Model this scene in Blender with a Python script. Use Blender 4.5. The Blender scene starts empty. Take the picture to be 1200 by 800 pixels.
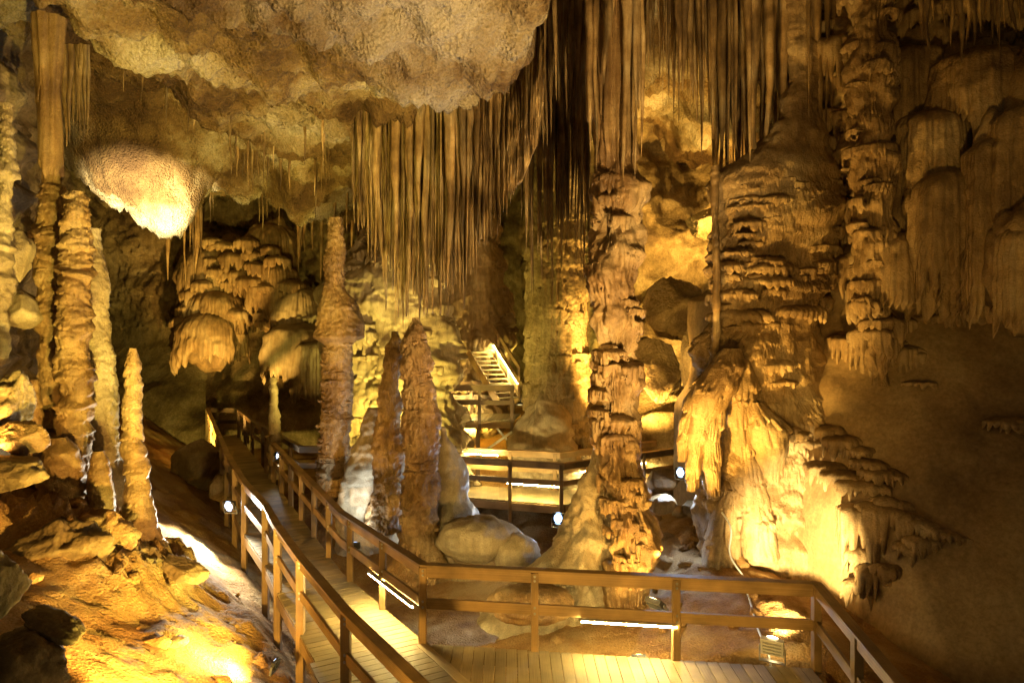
import bpy, math, random
import numpy as np
from mathutils import Vector, Matrix
random.seed(7)
S = bpy.context.scene
COL = S.collection
R = math.radians

# ------------------------------------------------------------------ camera, world, exposure
CZ = 4.4                      # eye height above the deck
F = 800.0                     # focal length in photo pixels (photo 1200 x 800, horizon at y = 380)
cam = bpy.data.cameras.new('camera'); cam.lens = 24.0; cam.sensor_width = 36.0
cam.shift_y = -20 / 1200; cam.clip_end = 200; cam.clip_start = 0.1
cam_o = bpy.data.objects.new('camera', cam); COL.objects.link(cam_o)
cam_o.location = (0, 0, CZ); cam_o.rotation_euler = (R(90), 0, 0)
S.camera = cam_o
W = bpy.data.worlds.new('World'); S.world = W; W.use_nodes = True
bg = W.node_tree.nodes['Background']
bg.inputs[0].default_value = (1.0, 0.66, 0.27, 1); bg.inputs[1].default_value = 0.075
S.view_settings.view_transform = 'Standard'; S.view_settings.look = 'None'
S.view_settings.exposure = 0.33; S.view_settings.gamma = 1
S.render.engine = 'CYCLES'
S.cycles.use_denoising = True
S.cycles.max_bounces = 5; S.cycles.diffuse_bounces = 3; S.cycles.glossy_bounces = 2
S.cycles.sample_clamp_indirect = 4
PW = 4.0
WARM = (1.0, 0.57, 0.12); GOLD = (1.0, 0.76, 0.15); AMBER = (1.0, 0.52, 0.12); COOL = (0.80, 0.90, 1.0); BLUE = (0.55, 0.72, 1.0); PALE = (1.0, 0.74, 0.32)

def at(px, py, d):
    return Vector(((px - 600) / F * d, d, CZ - (py - 380) / F * d))

# ------------------------------------------------------------------ numpy noise
_rng = np.random.default_rng(3)
_perm = _rng.permutation(256).astype(np.int32); _perm = np.concatenate([_perm, _perm, _perm])
_g = _rng.normal(size=(256, 3)).astype(np.float32); _g /= np.linalg.norm(_g, axis=1)[:, None]
def noise(x, y, z):
    x, y, z = np.broadcast_arrays(np.float32(x), np.float32(y), np.float32(z))
    xi = np.floor(x); yi = np.floor(y); zi = np.floor(z)
    xf = x - xi; yf = y - yi; zf = z - zi
    X = xi.astype(np.int32) & 255; Y = yi.astype(np.int32) & 255; Z = zi.astype(np.int32) & 255
    u = xf * xf * (3 - 2 * xf); v = yf * yf * (3 - 2 * yf); w = zf * zf * (3 - 2 * zf)
    out = 0
    for i in (0, 1):
        wx = u if i else 1 - u
        A = _perm[X + i]
        for j in (0, 1):
            wy = v if j else 1 - v
            B = _perm[A + ((Y + j) & 255)]
            for k in (0, 1):
                wz = w if k else 1 - w
                g = _g[_perm[B + ((Z + k) & 255)]]
                out = out + wx * wy * wz * (g[..., 0] * (xf - i) + g[..., 1] * (yf - j) + g[..., 2] * (zf - k))
    return out * 1.6
def fbm(x, y, z, o=4, gain=.5, ridged=False):
    a = 1; s = 0; f = 1
    for i in range(o):
        n = noise(x * f + 17 * i, y * f - 9 * i, z * f + 5 * i)
        if ridged: n = 1 - 2 * np.abs(n)
        s = s + a * n; a *= gain; f *= 2.03
    return s
def sst(a, b, x):
    t = np.clip((x - a) / (b - a), 0, 1); return t * t * (3 - 2 * t)
def flow(P, tier=.4, amp=.15, fw=.08, drip=.5, fl=.03, warp=1.2, seed=0., sharp=.8, lip=.07):
    """tiered flowstone: bulging shelves that end in a jagged, dripping lower lip, with flutes"""
    x, y, z = P
    k = 1 / (tier * 2.6)
    n1 = fbm(x * k + seed, y * k, z * k, 3)
    D = .5 + .55 * noise(x / fw, y / fw + seed, z / (fw * 9)) + .25 * noise(x / fw * 2.1, y / fw * 2.1, z / (fw * 7) + seed)
    D = np.clip(D, 0, 1.2)
    t = z / tier + warp * n1 + drip * D + seed
    fl_t = np.floor(t); f = t - fl_t
    h = np.modf(np.abs(np.sin(fl_t * 12.9898 + seed) * 43758.5))[0]
    m = np.clip(.65 + .95 * noise(x * k * 1.3, y * k * 1.3 + 7 + seed, z * k * 1.3), .08, 1.6)
    prof = np.clip(f / lip, 0, 1) * (1 - f) ** sharp
    return amp * m * (.5 + h) * prof + fl * (D - .5) * (1 - .55 * f)
def hsh(a, b=0.):
    v = np.sin(a * 127.1 + b * 311.7) * 43758.5453
    return v - np.floor(v)
def drips(u, P, tier=.4, amp=.15, drip=.6, fl=.03, warp=1.2, seed=0., sharp=.7, lip=.05, seg=13., mlo=.3):
    """flowstone shelves whose lips are rows of separate rounded fingers; u counts fingers along the surface"""
    x, y, z = P
    k = 1 / (tier * 2.4)
    n1 = fbm(x * k + seed, y * k, z * k * .3, 3)
    uu = u + .55 * noise(x / (tier * .8) + seed, y / (tier * .8), z / (tier * 1.1))
    i0 = np.floor(uu); c = (uu - i0) * 2 - 1
    rd = np.sqrt(np.clip(1 - c * c, 0, 1))
    sid = uu / seg + .8 * noise(x * k * .8, y * k * .8 + seed, z * k * .25)
    t0 = z / tier + warp * .5 * n1 + seed + .8 * hsh(np.floor(sid), seed + 1)
    h = hsh(i0, np.floor(t0 + .5) + seed) 
    t = t0 + drip * (.15 + .85 * h) * rd ** .7
    f = t - np.floor(t)
    ht = hsh(np.floor(t), seed)
    m = np.clip(.85 + .9 * noise(x * k * 1.2, y * k * 1.2 + 7 + seed, z * k * 1.2), mlo, 1.5)
    cs = (sid - np.floor(sid)) * 2 - 1
    m = m * (.55 + .45 * np.sqrt(np.clip(1 - cs * cs, 0, 1)))
    low = np.clip(1 - f / (.35 + drip * .8), 0, 1)
    prof = np.clip(f / lip, 0, 1) ** .6 * (1 - f) ** sharp
    return amp * m * (.5 + .8 * ht) * prof + fl * (rd - .6) * (.25 + .75 * low) * np.clip(m + .25, 0, 1)
def rock(P, s=1., amp=.3, o=5, seed=0., rid=.5):
    x, y, z = P[0] * s + seed, P[1] * s + seed * .7, P[2] * s
    return amp * ((1 - rid) * fbm(x, y, z, o, .52) + rid * (fbm(x * .9 + 4, y * .9, z * .9, o, .5, True) - .6))

# ------------------------------------------------------------------ object helpers
def link(o, parent=None):
    COL.objects.link(o)
    if parent is not None: o.parent = parent
    return o
def tag(o, label=None, cat=None, group=None, kind=None):
    if label: o['label'] = label
    if cat: o['category'] = cat
    if group: o['group'] = group
    if kind or cat: o['kind'] = kind or 'thing'
    return o
def empty(name, loc, label, cat, group=None, rz=0):
    o = bpy.data.objects.new(name, None); o.location = loc; o.rotation_euler = (0, 0, rz); o.empty_display_size = .1
    return tag(link(o), label, cat, group)
def np_mesh(name, V, Q, smooth=True):
    me = bpy.data.meshes.new(name)
    V = np.ascontiguousarray(V, dtype=np.float32).reshape(-1, 3); Q = np.ascontiguousarray(Q, dtype=np.int32)
    n = Q.shape[1]
    me.vertices.add(len(V)); me.vertices.foreach_set('co', V.ravel())
    me.loops.add(Q.size); me.loops.foreach_set('vertex_index', Q.ravel())
    me.polygons.add(len(Q)); me.polygons.foreach_set('loop_start', np.arange(0, Q.size, n, dtype=np.int32))
    me.polygons.foreach_set('loop_total', np.full(len(Q), n, dtype=np.int32))
    me.polygons.foreach_set('use_smooth', np.full(len(Q), smooth, dtype=bool))
    me.update(calc_edges=True)
    return me
def grid_quads(nu, nv, close_u=False, flip=False):
    iu = np.arange(nu if close_u else nu - 1); iv = np.arange(nv - 1)
    I, J = np.meshgrid(iu, iv, indexing='ij'); I2 = (I + 1) % nu
    q = np.stack([I * nv + J, I2 * nv + J, I2 * nv + J + 1, I * nv + J + 1], -1).reshape(-1, 4)
    return q[:, ::-1] if flip else q
def grid_obj(name, P, mat, close_u=False, flip=False, parent=None, base=True):
    """P: (nu, nv, 3) world points"""
    nu, nv = P.shape[:2]
    V = P.reshape(-1, 3)
    org = np.zeros(3)
    if base and parent is None:
        org = np.array([V[:, 0].mean(), V[:, 1].mean(), V[:, 2].min()])
    if parent is not None: org = np.array(parent.location)
    me = np_mesh(name, V - org, grid_quads(nu, nv, close_u, flip)); me.materials.append(mat)
    o = bpy.data.objects.new(name, me)
    if parent is None: o.location = org
    return link(o, parent)
def normals(P):
    du = np.gradient(P, axis=0); dv = np.gradient(P, axis=1)
    n = np.cross(du, dv); n /= np.linalg.norm(n, axis=-1)[..., None] + 1e-9
    return n

# ------------------------------------------------------------------ materials
def nt(m): return m.node_tree.nodes, m.node_tree.links
def rock_mat(name, cols, scale=.7, streak=.25, bump=.5, bscale=16, rough=.75, spec=.35, bdist=.04, pits=.35, ps=(.36, .46, .54, .64)):
    m = bpy.data.materials.new(name); m.use_nodes = True
    N, L = nt(m); b = N['Principled BSDF']
    g = N.new('ShaderNodeNewGeometry')
    def nz(sc, det, rgh=.6, vec=None):
        n = N.new('ShaderNodeTexNoise'); n.inputs['Scale'].default_value = sc; n.inputs['Detail'].default_value = det; n.inputs['Roughness'].default_value = rgh
        L.new(vec or g.outputs['Position'], n.inputs['Vector']); return n
    n1 = nz(scale, 7, .62)
    cr = N.new('ShaderNodeValToRGB'); L.new(n1.outputs['Fac'], cr.inputs[0])
    e = cr.color_ramp.elements
    while len(e) < len(cols): e.new(.5)
    for i, c in enumerate(cols): e[i].position = ps[i]; e[i].color = (*c, 1)
    mp = N.new('ShaderNodeMapping'); mp.inputs['Scale'].default_value = (7, 7, .45); L.new(g.outputs['Position'], mp.inputs[0])
    n2 = nz(1.3, 4, .6, mp.outputs[0])
    n3 = nz(bscale * 2.2, 4, .7)
    mr = N.new('ShaderNodeMapRange'); mr.inputs[1].default_value = .3; mr.inputs[2].default_value = .7; mr.inputs[3].default_value = 1 - streak; mr.inputs[4].default_value = 1 + streak; L.new(n2.outputs['Fac'], mr.inputs[0])
    mr2 = N.new('ShaderNodeMapRange'); mr2.inputs[1].default_value = .3; mr2.inputs[2].default_value = .7; mr2.inputs[3].default_value = .72; mr2.inputs[4].default_value = 1.22; L.new(n3.outputs['Fac'], mr2.inputs[0])
    mu = N.new('ShaderNodeMath'); mu.operation = 'MULTIPLY'; L.new(mr.outputs[0], mu.inputs[0]); L.new(mr2.outputs[0], mu.inputs[1])
    mx = N.new('ShaderNodeVectorMath'); mx.operation = 'SCALE'; L.new(cr.outputs[0], mx.inputs[0]); L.new(mu.outputs[0], mx.inputs['Scale'])
    L.new(mx.outputs[0], b.inputs['Base Color'])
    n4 = nz(bscale, 6, .65)
    vo = N.new('ShaderNodeTexVoronoi'); vo.inputs['Scale'].default_value = bscale * 1.4; L.new(g.outputs['Position'], vo.inputs['Vector'])
    ma = N.new('ShaderNodeMath'); ma.operation = 'MULTIPLY_ADD'; ma.inputs[1].default_value = pits; L.new(vo.outputs['Distance'], ma.inputs[0]); L.new(n4.outputs['Fac'], ma.inputs[2])
    bp = N.new('ShaderNodeBump'); bp.inputs['Strength'].default_value = bump; bp.inputs['Distance'].default_value = bdist; L.new(ma.outputs[0], bp.inputs['Height'])
    L.new(bp.outputs[0], b.inputs['Normal'])
    b.inputs['Roughness'].default_value = rough; b.inputs['Specular IOR Level'].default_value = spec
    return m
def wood_mat(name, c1, c2, rough=.6, stain=.5):
    m = bpy.data.materials.new(name); m.use_nodes = True
    N, L = nt(m); b = N['Principled BSDF']
    tc = N.new('ShaderNodeTexCoord'); oi = N.new('ShaderNodeObjectInfo')
    mp = N.new('ShaderNodeMapping'); mp.inputs['Scale'].default_value = (3, 30, 30)
    L.new(tc.outputs['Object'], mp.inputs[0])
    va = N.new('ShaderNodeVectorMath'); va.operation = 'ADD'
    cx = N.new('ShaderNodeCombineXYZ'); mm = N.new('ShaderNodeMath'); mm.operation = 'MULTIPLY'; mm.inputs[1].default_value = 50
    L.new(oi.outputs['Random'], mm.inputs[0]); L.new(mm.outputs[0], cx.inputs[0]); L.new(mm.outputs[0], cx.inputs[1])
    L.new(mp.outputs[0], va.inputs[0]); L.new(cx.outputs[0], va.inputs[1])
    n = N.new('ShaderNodeTexNoise'); n.inputs['Scale'].default_value = 1; n.inputs['Detail'].default_value = 6; L.new(va.outputs[0], n.inputs['Vector'])
    g = N.new('ShaderNodeNewGeometry')
    n2 = N.new('ShaderNodeTexNoise'); n2.inputs['Scale'].default_value = 2.2; n2.inputs['Detail'].default_value = 5; L.new(g.outputs['Position'], n2.inputs['Vector'])
    mix = N.new('ShaderNodeMix'); mix.data_type = 'RGBA'; mix.inputs[6].default_value = (*c1, 1); mix.inputs[7].default_value = (*c2, 1)
    mr = N.new('ShaderNodeMapRange'); mr.inputs[1].default_value = .35; mr.inputs[2].default_value = .65; L.new(n.outputs['Fac'], mr.inputs[0]); L.new(mr.outputs[0], mix.inputs[0])
    mr2 = N.new('ShaderNodeMapRange'); mr2.inputs[1].default_value = .3; mr2.inputs[2].default_value = .7; mr2.inputs[3].default_value = 1 - stain; mr2.inputs[4].default_value = 1.15; L.new(n2.outputs['Fac'], mr2.inputs[0])
    mr3 = N.new('ShaderNodeMapRange'); mr3.inputs[3].default_value = .72; mr3.inputs[4].default_value = 1.2; L.new(oi.outputs['Random'], mr3.inputs[0])
    mu = N.new('ShaderNodeMath'); mu.operation = 'MULTIPLY'; L.new(mr2.outputs[0], mu.inputs[0]); L.new(mr3.outputs[0], mu.inputs[1])
    sc = N.new('ShaderNodeVectorMath'); sc.operation = 'SCALE'; L.new(mix.outputs[2], sc.inputs[0]); L.new(mu.outputs[0], sc.inputs['Scale'])
    L.new(sc.outputs[0], b.inputs['Base Color'])
    bp = N.new('ShaderNodeBump'); bp.inputs['Strength'].default_value = .35; bp.inputs['Distance'].default_value = .006; L.new(n.outputs['Fac'], bp.inputs['Height']); L.new(bp.outputs[0], b.inputs['Normal'])
    b.inputs['Roughness'].default_value = rough
    return m
def plain_mat(name, c, rough=.5, metal=0, emit=None, es=0):
    m = bpy.data.materials.new(name); m.use_nodes = True
    N, L = nt(m); b = N['Principled BSDF']
    b.inputs['Base Color'].default_value = (*c, 1); b.inputs['Roughness'].default_value = rough; b.inputs['Metallic'].default_value = metal
    if emit:
        b.inputs['Emission Color'].default_value = (*emit, 1); b.inputs['Emission Strength'].default_value = es
    else:
        n = N.new('ShaderNodeTexNoise'); n.inputs['Scale'].default_value = 40
        tc = N.new('ShaderNodeTexCoord'); L.new(tc.outputs['Object'], n.inputs['Vector'])
        mr = N.new('ShaderNodeMapRange'); mr.inputs[3].default_value = .8; mr.inputs[4].default_value = 1.2; L.new(n.outputs['Fac'], mr.inputs[0])
        sc = N.new('ShaderNodeVectorMath'); sc.operation = 'SCALE'; sc.inputs[0].default_value = c; L.new(mr.outputs[0], sc.inputs['Scale']); L.new(sc.outputs[0], b.inputs['Base Color'])
    return m
M = {}
M['ceiling'] = rock_mat('pitted_limestone', [(.09, .05, .02), (.20, .125, .05), (.34, .26, .14), (.50, .43, .30)], .33, .08, 1., 13, .85, .2, .09, .6, (.38, .47, .53, .62))
M['wall'] = rock_mat('cave_wall_rock', [(.10, .065, .03), (.19, .135, .06), (.28, .205, .10), (.36, .28, .155)], .6, .2, .8, 8, .8, .25, .07)
M['flow'] = rock_mat('flowstone', [(.15, .09, .035), (.24, .155, .065), (.31, .21, .095), (.39, .29, .155)], .9, .3, .6, 26, .6, .4, .035)
M['rust'] = rock_mat('iron_stained_flowstone', [(.13, .07, .025), (.22, .13, .05), (.29, .185, .075), (.36, .25, .12)], 1.1, .3, .6, 26, .55, .4, .035)
M['pale'] = rock_mat('pale_calcite', [(.21, .15, .08), (.29, .22, .12), (.35, .28, .165), (.44, .36, .23)], 1.0, .2, .5, 24, .6, .4, .035)
M['mud'] = rock_mat('smooth_clay_flowstone', [(.19, .12, .05), (.26, .17, .075), (.31, .215, .10), (.35, .26, .135)], .5, .12, .5, 7, .62, .4, .03, .15)
M['floor'] = rock_mat('cave_floor_earth', [(.18, .09, .03), (.28, .155, .05), (.35, .215, .08), (.42, .29, .13)], .8, .05, .8, 20, .85, .25, .04, .5)
M['stal'] = rock_mat('stalactite_calcite', [(.11, .065, .025), (.20, .125, .05), (.28, .185, .08), (.37, .27, .14)], 1.4, .6, .6, 30, .5, .45, .02, .2)
def vary(m, lo, hi):
    N, L = nt(m); b = N['Principled BSDF']; src = b.inputs['Base Color'].links[0].from_socket
    oi = N.new('ShaderNodeObjectInfo'); mr = N.new('ShaderNodeMapRange'); mr.inputs[3].default_value = lo; mr.inputs[4].default_value = hi; L.new(oi.outputs['Random'], mr.inputs[0])
    sc = N.new('ShaderNodeVectorMath'); sc.operation = 'SCALE'; L.new(src, sc.inputs[0]); L.new(mr.outputs[0], sc.inputs['Scale']); L.new(sc.outputs[0], b.inputs['Base Color'])
M['sheet'] = rock_mat('curtain_calcite', [(.11, .065, .025), (.22, .14, .055), (.31, .21, .09), (.40, .30, .16)], 1.4, .6, .6, 30, .5, .45, .02, .2)
vary(M['stal'], .6, 1.45)
M['wood'] = wood_mat('weathered_rail_timber', (.30, .185, .07), (.44, .29, .12), .55)
M['deck'] = wood_mat('deck_board_timber', (.25, .185, .085), (.36, .28, .14), .6, .35)
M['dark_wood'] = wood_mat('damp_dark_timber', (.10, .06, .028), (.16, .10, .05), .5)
M['metal'] = plain_mat('galvanised_steel', (.35, .36, .36), .4, .8)
M['grey'] = plain_mat('grey_painted_casing', (.55, .56, .55), .45)
M['black'] = plain_mat('black_rubber', (.02, .02, .02), .5)
M['lens_cool'] = plain_mat('lit_cool_lens', (.9, .9, .9), .3, 0, (.75, .88, 1.0), 250)
M['lens_ring'] = plain_mat('lit_blue_rim', (.6, .7, .9), .3, 0, (.32, .55, 1.0), 1.6)
M['lens_warm'] = plain_mat('lit_warm_lens', (.9, .8, .6), .3, 0, (1.0, .75, .35), 25)
M['strip'] = plain_mat('lit_led_strip', (.9, .8, .6), .3, 0, (1.0, .74, .26), 420)

# ------------------------------------------------------------------ the cave shell
def wl(Y): return -1.93 - .545 * (Y - 7.93)          # left edge of the long walkway
def ceil_z(X, Y):
    """height of the ceiling above the eye"""
    P = (X, Y, 0 * X)
    hi = 5.6 + .02 * (Y - 12) + 1.3 * sst(-.2, 1.6, X) * sst(6.5, 5, X)
    # low slab: between its left edge near X = -7 and the scalloped right edge
    e_r = np.interp(Y, [6, 9.6, 11.0, 12.4, 14.0, 15.3, 17, 30], [.9, .62, .45, -.25, -1.7, -3.4, -3.6, -3.2])
    wob = .35 * fbm(X * .5, Y * .5, 3.1, 3)
    slab = sst(-7.9, -6.6, X + wob) * (1 - sst(-.22, .12, X - e_r + .12 * fbm(X * 1.5, Y * 1.5, 9, 3)))
    z = hi * (1 - slab) + 4.35 * slab
    # swelling of the pale bulge
    z = z - .55 * np.exp(-((X + 1.3) / 2.2) ** 2 - ((Y - 11.6) / 2.6) ** 2) * slab
    z = z - .35 * np.exp(-((X + .2) / .8) ** 2 - ((Y - 10.2) / .8) ** 2) * slab
    # lowers towards the back on the left
    z = z - .03 * np.clip(Y - 19, 0, 20) * sst(2, -4, X)
    z = z - (2.2 + .25 * (X + 11.1)) * np.exp(-(((X + 11.1) / 2.0) ** 2 + ((Y - 20.0) / 1.5) ** 2) ** 1.6) - .5 * np.exp(-((X + 7.5) / 2.2) ** 2 - ((Y - 22.0) / .9) ** 2)
    z = z - 1.3 * np.exp(-((X + 9.2) / 3.6) ** 2 - ((Y - 21.6) / 2.4) ** 2)
    hole = np.exp(-((X + 8.0) / .55) ** 2 - ((Y - 16.6) / .8) ** 2)
    z = z + 1.3 * hole
    return z
def ceiling():
    ys = 5 + (38 - 5) * np.linspace(0, 1, 310) ** 1.35; xs = np.linspace(-20, 10, 430)
    X, Y = np.meshgrid(xs, ys, indexing='ij')
    z = ceil_z(X, Y)
    P = (X, Y, z)
    z = z + rock(P, .55, .45, 6, 3., .5) + .20 * fbm(X * 1.7, Y * 1.7, z * 1.7, 5, .6) + .13 * (fbm(X * 1.15 + 3, Y * 1.15, z + 2, 4, .55, True) - .7) - .35 * np.clip(noise(X * .8 + 9, Y * .55, 4.) - .25, 0, 1) + .06 * fbm(X * 6, Y * 6, z * 3, 3, .55, True)
    G = np.stack([X, Y, z + CZ], -1)
    lobe = np.exp(-(((X + 11.1) / 2.4) ** 2 + ((Y - 19.5) / 2.0) ** 2) ** 2)
    z = z + lobe * (.55 * fbm(X * 1.7, Y * 1.7, z * 1.7, 6, .65) + .3 * (fbm(X * 2.2, Y * 2.2, z * 2.2, 4, .55, True) - .7))
    z = z + .10 * np.abs(noise(X * 3.1, Y * 3.1, z * 3.1)) + .06 * np.abs(noise(X * 6.7, Y * 6.7, z * 6.7)) - .25 * np.clip(noise(X * 1.9 + 3, Y * 1.9, 6.) - .3, 0, 1)
    o = grid_obj('cave_ceiling', G, M['ceiling'], flip=True, base=False); tag(o, kind='structure')
ceiling()
def floor_z(X, Y):
    dl = wl(Y) - X - .25
    left = -.75 + .62 * np.clip(dl, -.5, 3.2) + .25 * np.clip(dl - 3.2, 0, 9)
    dr = X - (wl(Y) + 1.9)
    right = -.5 + .14 * np.clip(X, -2, 4.2)
    right = right - 1.5 * sst(11.3, 12.6, Y) * (1 - sst(17, 20, Y)) * sst(3.2, 1.8, X)
    right = right + .3 * np.clip(Y - 21.3, 0, 8) * sst(2.0, 3.5, X) - .75 * sst(16.3, 17.5, Y) * sst(22.0, 21.0, Y) * sst(1.2, 2.2, X)
    right = right + 1.3 * sst(20.6, 23, Y) * sst(-4, -1, X)
    right = right - .9 * sst(9.3, 8.6, Y) * sst(4.2, 3.7, X) - .25 * np.clip(X - 4.2, 0, 3)
    m = sst(-.2, .6, dr)
    mid = -1.1
    z = np.where(dl > -.2, left, mid * (1 - m) + right * m)
    k = sst(-.7, .1, dl); z = left * k + (mid * (1 - m) + right * m) * (1 - k)
    z = z - 1.1 * np.exp(-((X + 1.0) / .9) ** 2 - ((Y - 11.6) / .6) ** 2)
    crag = sst(-4.7, -5.5, X) * sst(8.6, 9.4, Y) * sst(12.4, 11.2, Y)
    z = z + crag * (.42 * fbm(X * 1.5, Y * 1.5, 2. + 0 * X, 4, .55, True) - .15 + .18 * fbm(X * 4, Y * 4, 5. + 0 * X, 3))
    # deep foreground beneath the camera
    z = z - 1.6 * sst(7, 4, Y)
    return z
def floor():
    ys = 3 + (37 - 3) * np.linspace(0, 1, 360) ** 1.5; xs = np.linspace(-17, 9, 340)
    X, Y = np.meshgrid(xs, ys, indexing='ij')
    z = floor_z(X, Y)
    rough = (.35 - .22 * sst(3.8, 4.6, X)) + .5 * sst(-.3, .6, wl(Y) - X) * sst(9.6, 11, Y)
    P = (X, Y, z)
    z = z + rough * rock(P, .9, .22, 5, 8., .4) + .05 * fbm(X * 3, Y * 3, z, 4) + .022 * fbm(X * 9, Y * 9, z, 3, .6)
    o = grid_obj('cave_floor', np.stack([X, Y, z], -1), M['floor'], base=False); tag(o, kind='structure')
floor()
def sheet(name, P, dispfn, mat, sign=1):
    n = normals(P) * sign
    d = dispfn(P[..., 0], P[..., 1], P[..., 2])
    Q = P + n * d[..., None]
    o = grid_obj(name, Q, mat, base=False); tag(o, kind='structure'); return o
def back_wall():
    xs = np.linspace(-23, 10, 340); zs = np.linspace(-3, 12, 180)
    X, Z = np.meshgrid(xs, zs, indexing='ij')
    Y = 32 - 6.5 * sst(1.5, 4.2, X) + 2.0 * sst(-4.5, -2.5, X) * sst(2.5, .5, X)
    lowl = sst(-3.5, -6.5, X)
    Y = Y - lowl * (1.15 * np.clip(4.2 - Z, 0, 4.2) ** 1.15 * .62)          # smooth flowstone slope at left
    Y = Y - 1.0 * np.clip(5 - Z, 0, 5) * sst(3.2, 5, X)
    P = np.stack([X, Y, Z], -1)
    def disp(x, y, z):
        smooth = lowl * sst(4.6, 3.6, z)
        d = rock((x, y, z), .45, 1.1, 6, 1., .5)
        fl = drips(x / .16, (x, y, z), .9, .4, .7, .09, 1.5, 2.) + .4 * fbm(x * .6, y * .6, z * .6, 4)
        s = .25 * fbm(x * .5, y * .5, z * .5, 4)
        w = sst(2.0, 3.5, x)
        return (1 - smooth) * ((.35 + .65 * w) * d + (1 - w) * fl) + smooth * s
    sheet('cave_wall_back', P, disp, M['wall'], 1)
back_wall()
def left_wall():
    ys = np.linspace(5, 33, 250); zs = np.linspace(-2, 11, 180)
    Y, Z = np.meshgrid(ys, zs, indexing='ij')
    X = np.where(Y < 12, -9.3 - .1 * (Y - 12), -9.3 - .52 * (Y - 12)) + .3 * np.clip(3 - Z, 0, 4)
    P = np.stack([X, Y, Z], -1)
    sheet('cave_wall_left', P, lambda x, y, z: rock((x, y, z), .7, .75, 6, 5., .6) + .12 * fbm(x * 3, y * 3, z * 3, 3), M['wall'], 1)
left_wall()
def right_Y(X, Z):
    Y = 14.4 - .60 * (X - 3.6)
    k = np.clip(4.8 - Z, 0, 5)
    x0 = 4.35 + .12 * np.clip(4.2 - Z, 0, 2.2)
    low = sst(0, 1.35, X - x0)
    Y = Y - low * (.58 * k ** 1.15) - .22 * np.clip(X - 5.4, 0, 4) * np.clip(k / 3.3, 0, 1)
    Y = Y + 1.2 * sst(.7, 0, X - x0) * sst(3.2, 2.4, Z)
    return Y
def wall_hit(px, py):
    d = 11.
    for _ in range(40):
        p = at(px, py, d); d = .6 * d + .4 * float(right_Y(np.array(p.x), np.array(p.z)))
    return at(px, py, d), d
def right_wall():
    s_ = np.linspace(0, 1, 280); zs = np.linspace(-1.6, 11, 300)
    A, Z = np.meshgrid(s_, zs, indexing='ij')
    Xs = 3.9 + 2.35 * sst(4.9, 5.7, Z)
    X = Xs + A * (14 - Xs)
    Y = right_Y(X, Z) + 1.0 * np.clip(1 - A / .06, 0, 1) ** 2
    P = np.stack([X, Y, Z], -1)
    def disp(x, y, z):
        up = sst(4.9, 5.8, z + .35 * fbm(x * .6, y * .6, z * .6, 3))
        fl = drips(x / .09, (x, y, z), 1.1, .40, .6, .07, 1.3, 4.) + drips(x / .06, (x, y, z), .38, .15, .6, .035, 1.5, 9.) + .2 * fbm(x, y, z, 4)
        s = .16 * fbm(x * .4, y * .4, z * .4, 3) + .02 * fbm(x * 2.5, y * 2.5, z * 2.5, 4)
        return up * fl + (1 - up) * s
    sheet('cave_wall_right', P, disp, M['mud'], 1)
right_wall()

# ------------------------------------------------------------------ speleothems
def tube(name, prof, d, dispfn, mat, nu=160, dz=.02, label=None, cat=None, group=None, depth=None, squash=1., parent=None, sway=0., cap=True, arc=None):
    """prof: [(px, py, half width px)] from top to bottom at distance d"""
    pts = [(at(px, py, d if depth is None else d), hw * d / F) for px, py, hw in prof]
    pts.sort(key=lambda t: t[0].z)
    zz = np.array([p.z for p, r in pts]); xx = np.array([p.x for p, r in pts]); rr = np.array([r for p, r in pts])
    nv = max(8, int((zz[-1] - zz[0]) / dz)); z = np.linspace(zz[0], zz[-1], nv)
    cx = np.interp(z, zz, xx); r = np.interp(z, zz, rr)
    dz = dz * 1.15; nv = max(8, int((zz[-1] - zz[0]) / dz)); z = np.linspace(zz[0], zz[-1], nv); cx = np.interp(z, zz, xx); r = np.interp(z, zz, rr)
    k = max(1, int(.12 / dz)); ker = np.ones(k) / k
    pad = lambda a: np.convolve(np.pad(a, (k, k), 'edge'), ker, 'same')[k:-k]
    cx = pad(cx) + sway * noise(z * .7, 3.3, d); r = pad(r)
    if cap: r = r * np.sqrt(np.clip((zz[-1] - z) / (.35 * max(r[-1], .02)), 0.0004, 1)) if cap == 'top' or cap is True and False else r
    if arc is None: s_ = np.linspace(-np.pi, np.pi, int(nu * .58), endpoint=False); th = s_ - .55 * np.sin(s_) - np.pi / 2
    else: s_ = np.linspace(-1, 1, int(nu * .72)); th = R(-90) + R(arc) * (.6 * s_ + .4 * s_ ** 3)
    T, Z = np.meshgrid(th, z, indexing='ij')
    RR = np.broadcast_to(r, T.shape)
    bx = cx[None, :] + RR * np.cos(T); by = d + squash * RR * np.sin(T)
    nx = np.cos(T); ny = np.sin(T)
    ds = dispfn(bx, by, Z, RR, T)
    P = np.stack([bx + nx * ds, by + ny * ds * squash, Z], -1)
    o = grid_obj(name, P, mat, close_u=arc is None, parent=parent)
    return tag(o, label, cat, group)
def cone(pxa, pya, hwa, pxb, pyb, hwb, n=6, pw=1.):
    return [(pxa + (pxb - pxa) * t, pya + (pyb - pya) * t, hwa + (hwb - hwa) * t ** pw) for t in np.linspace(0, 1, n)]

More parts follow.
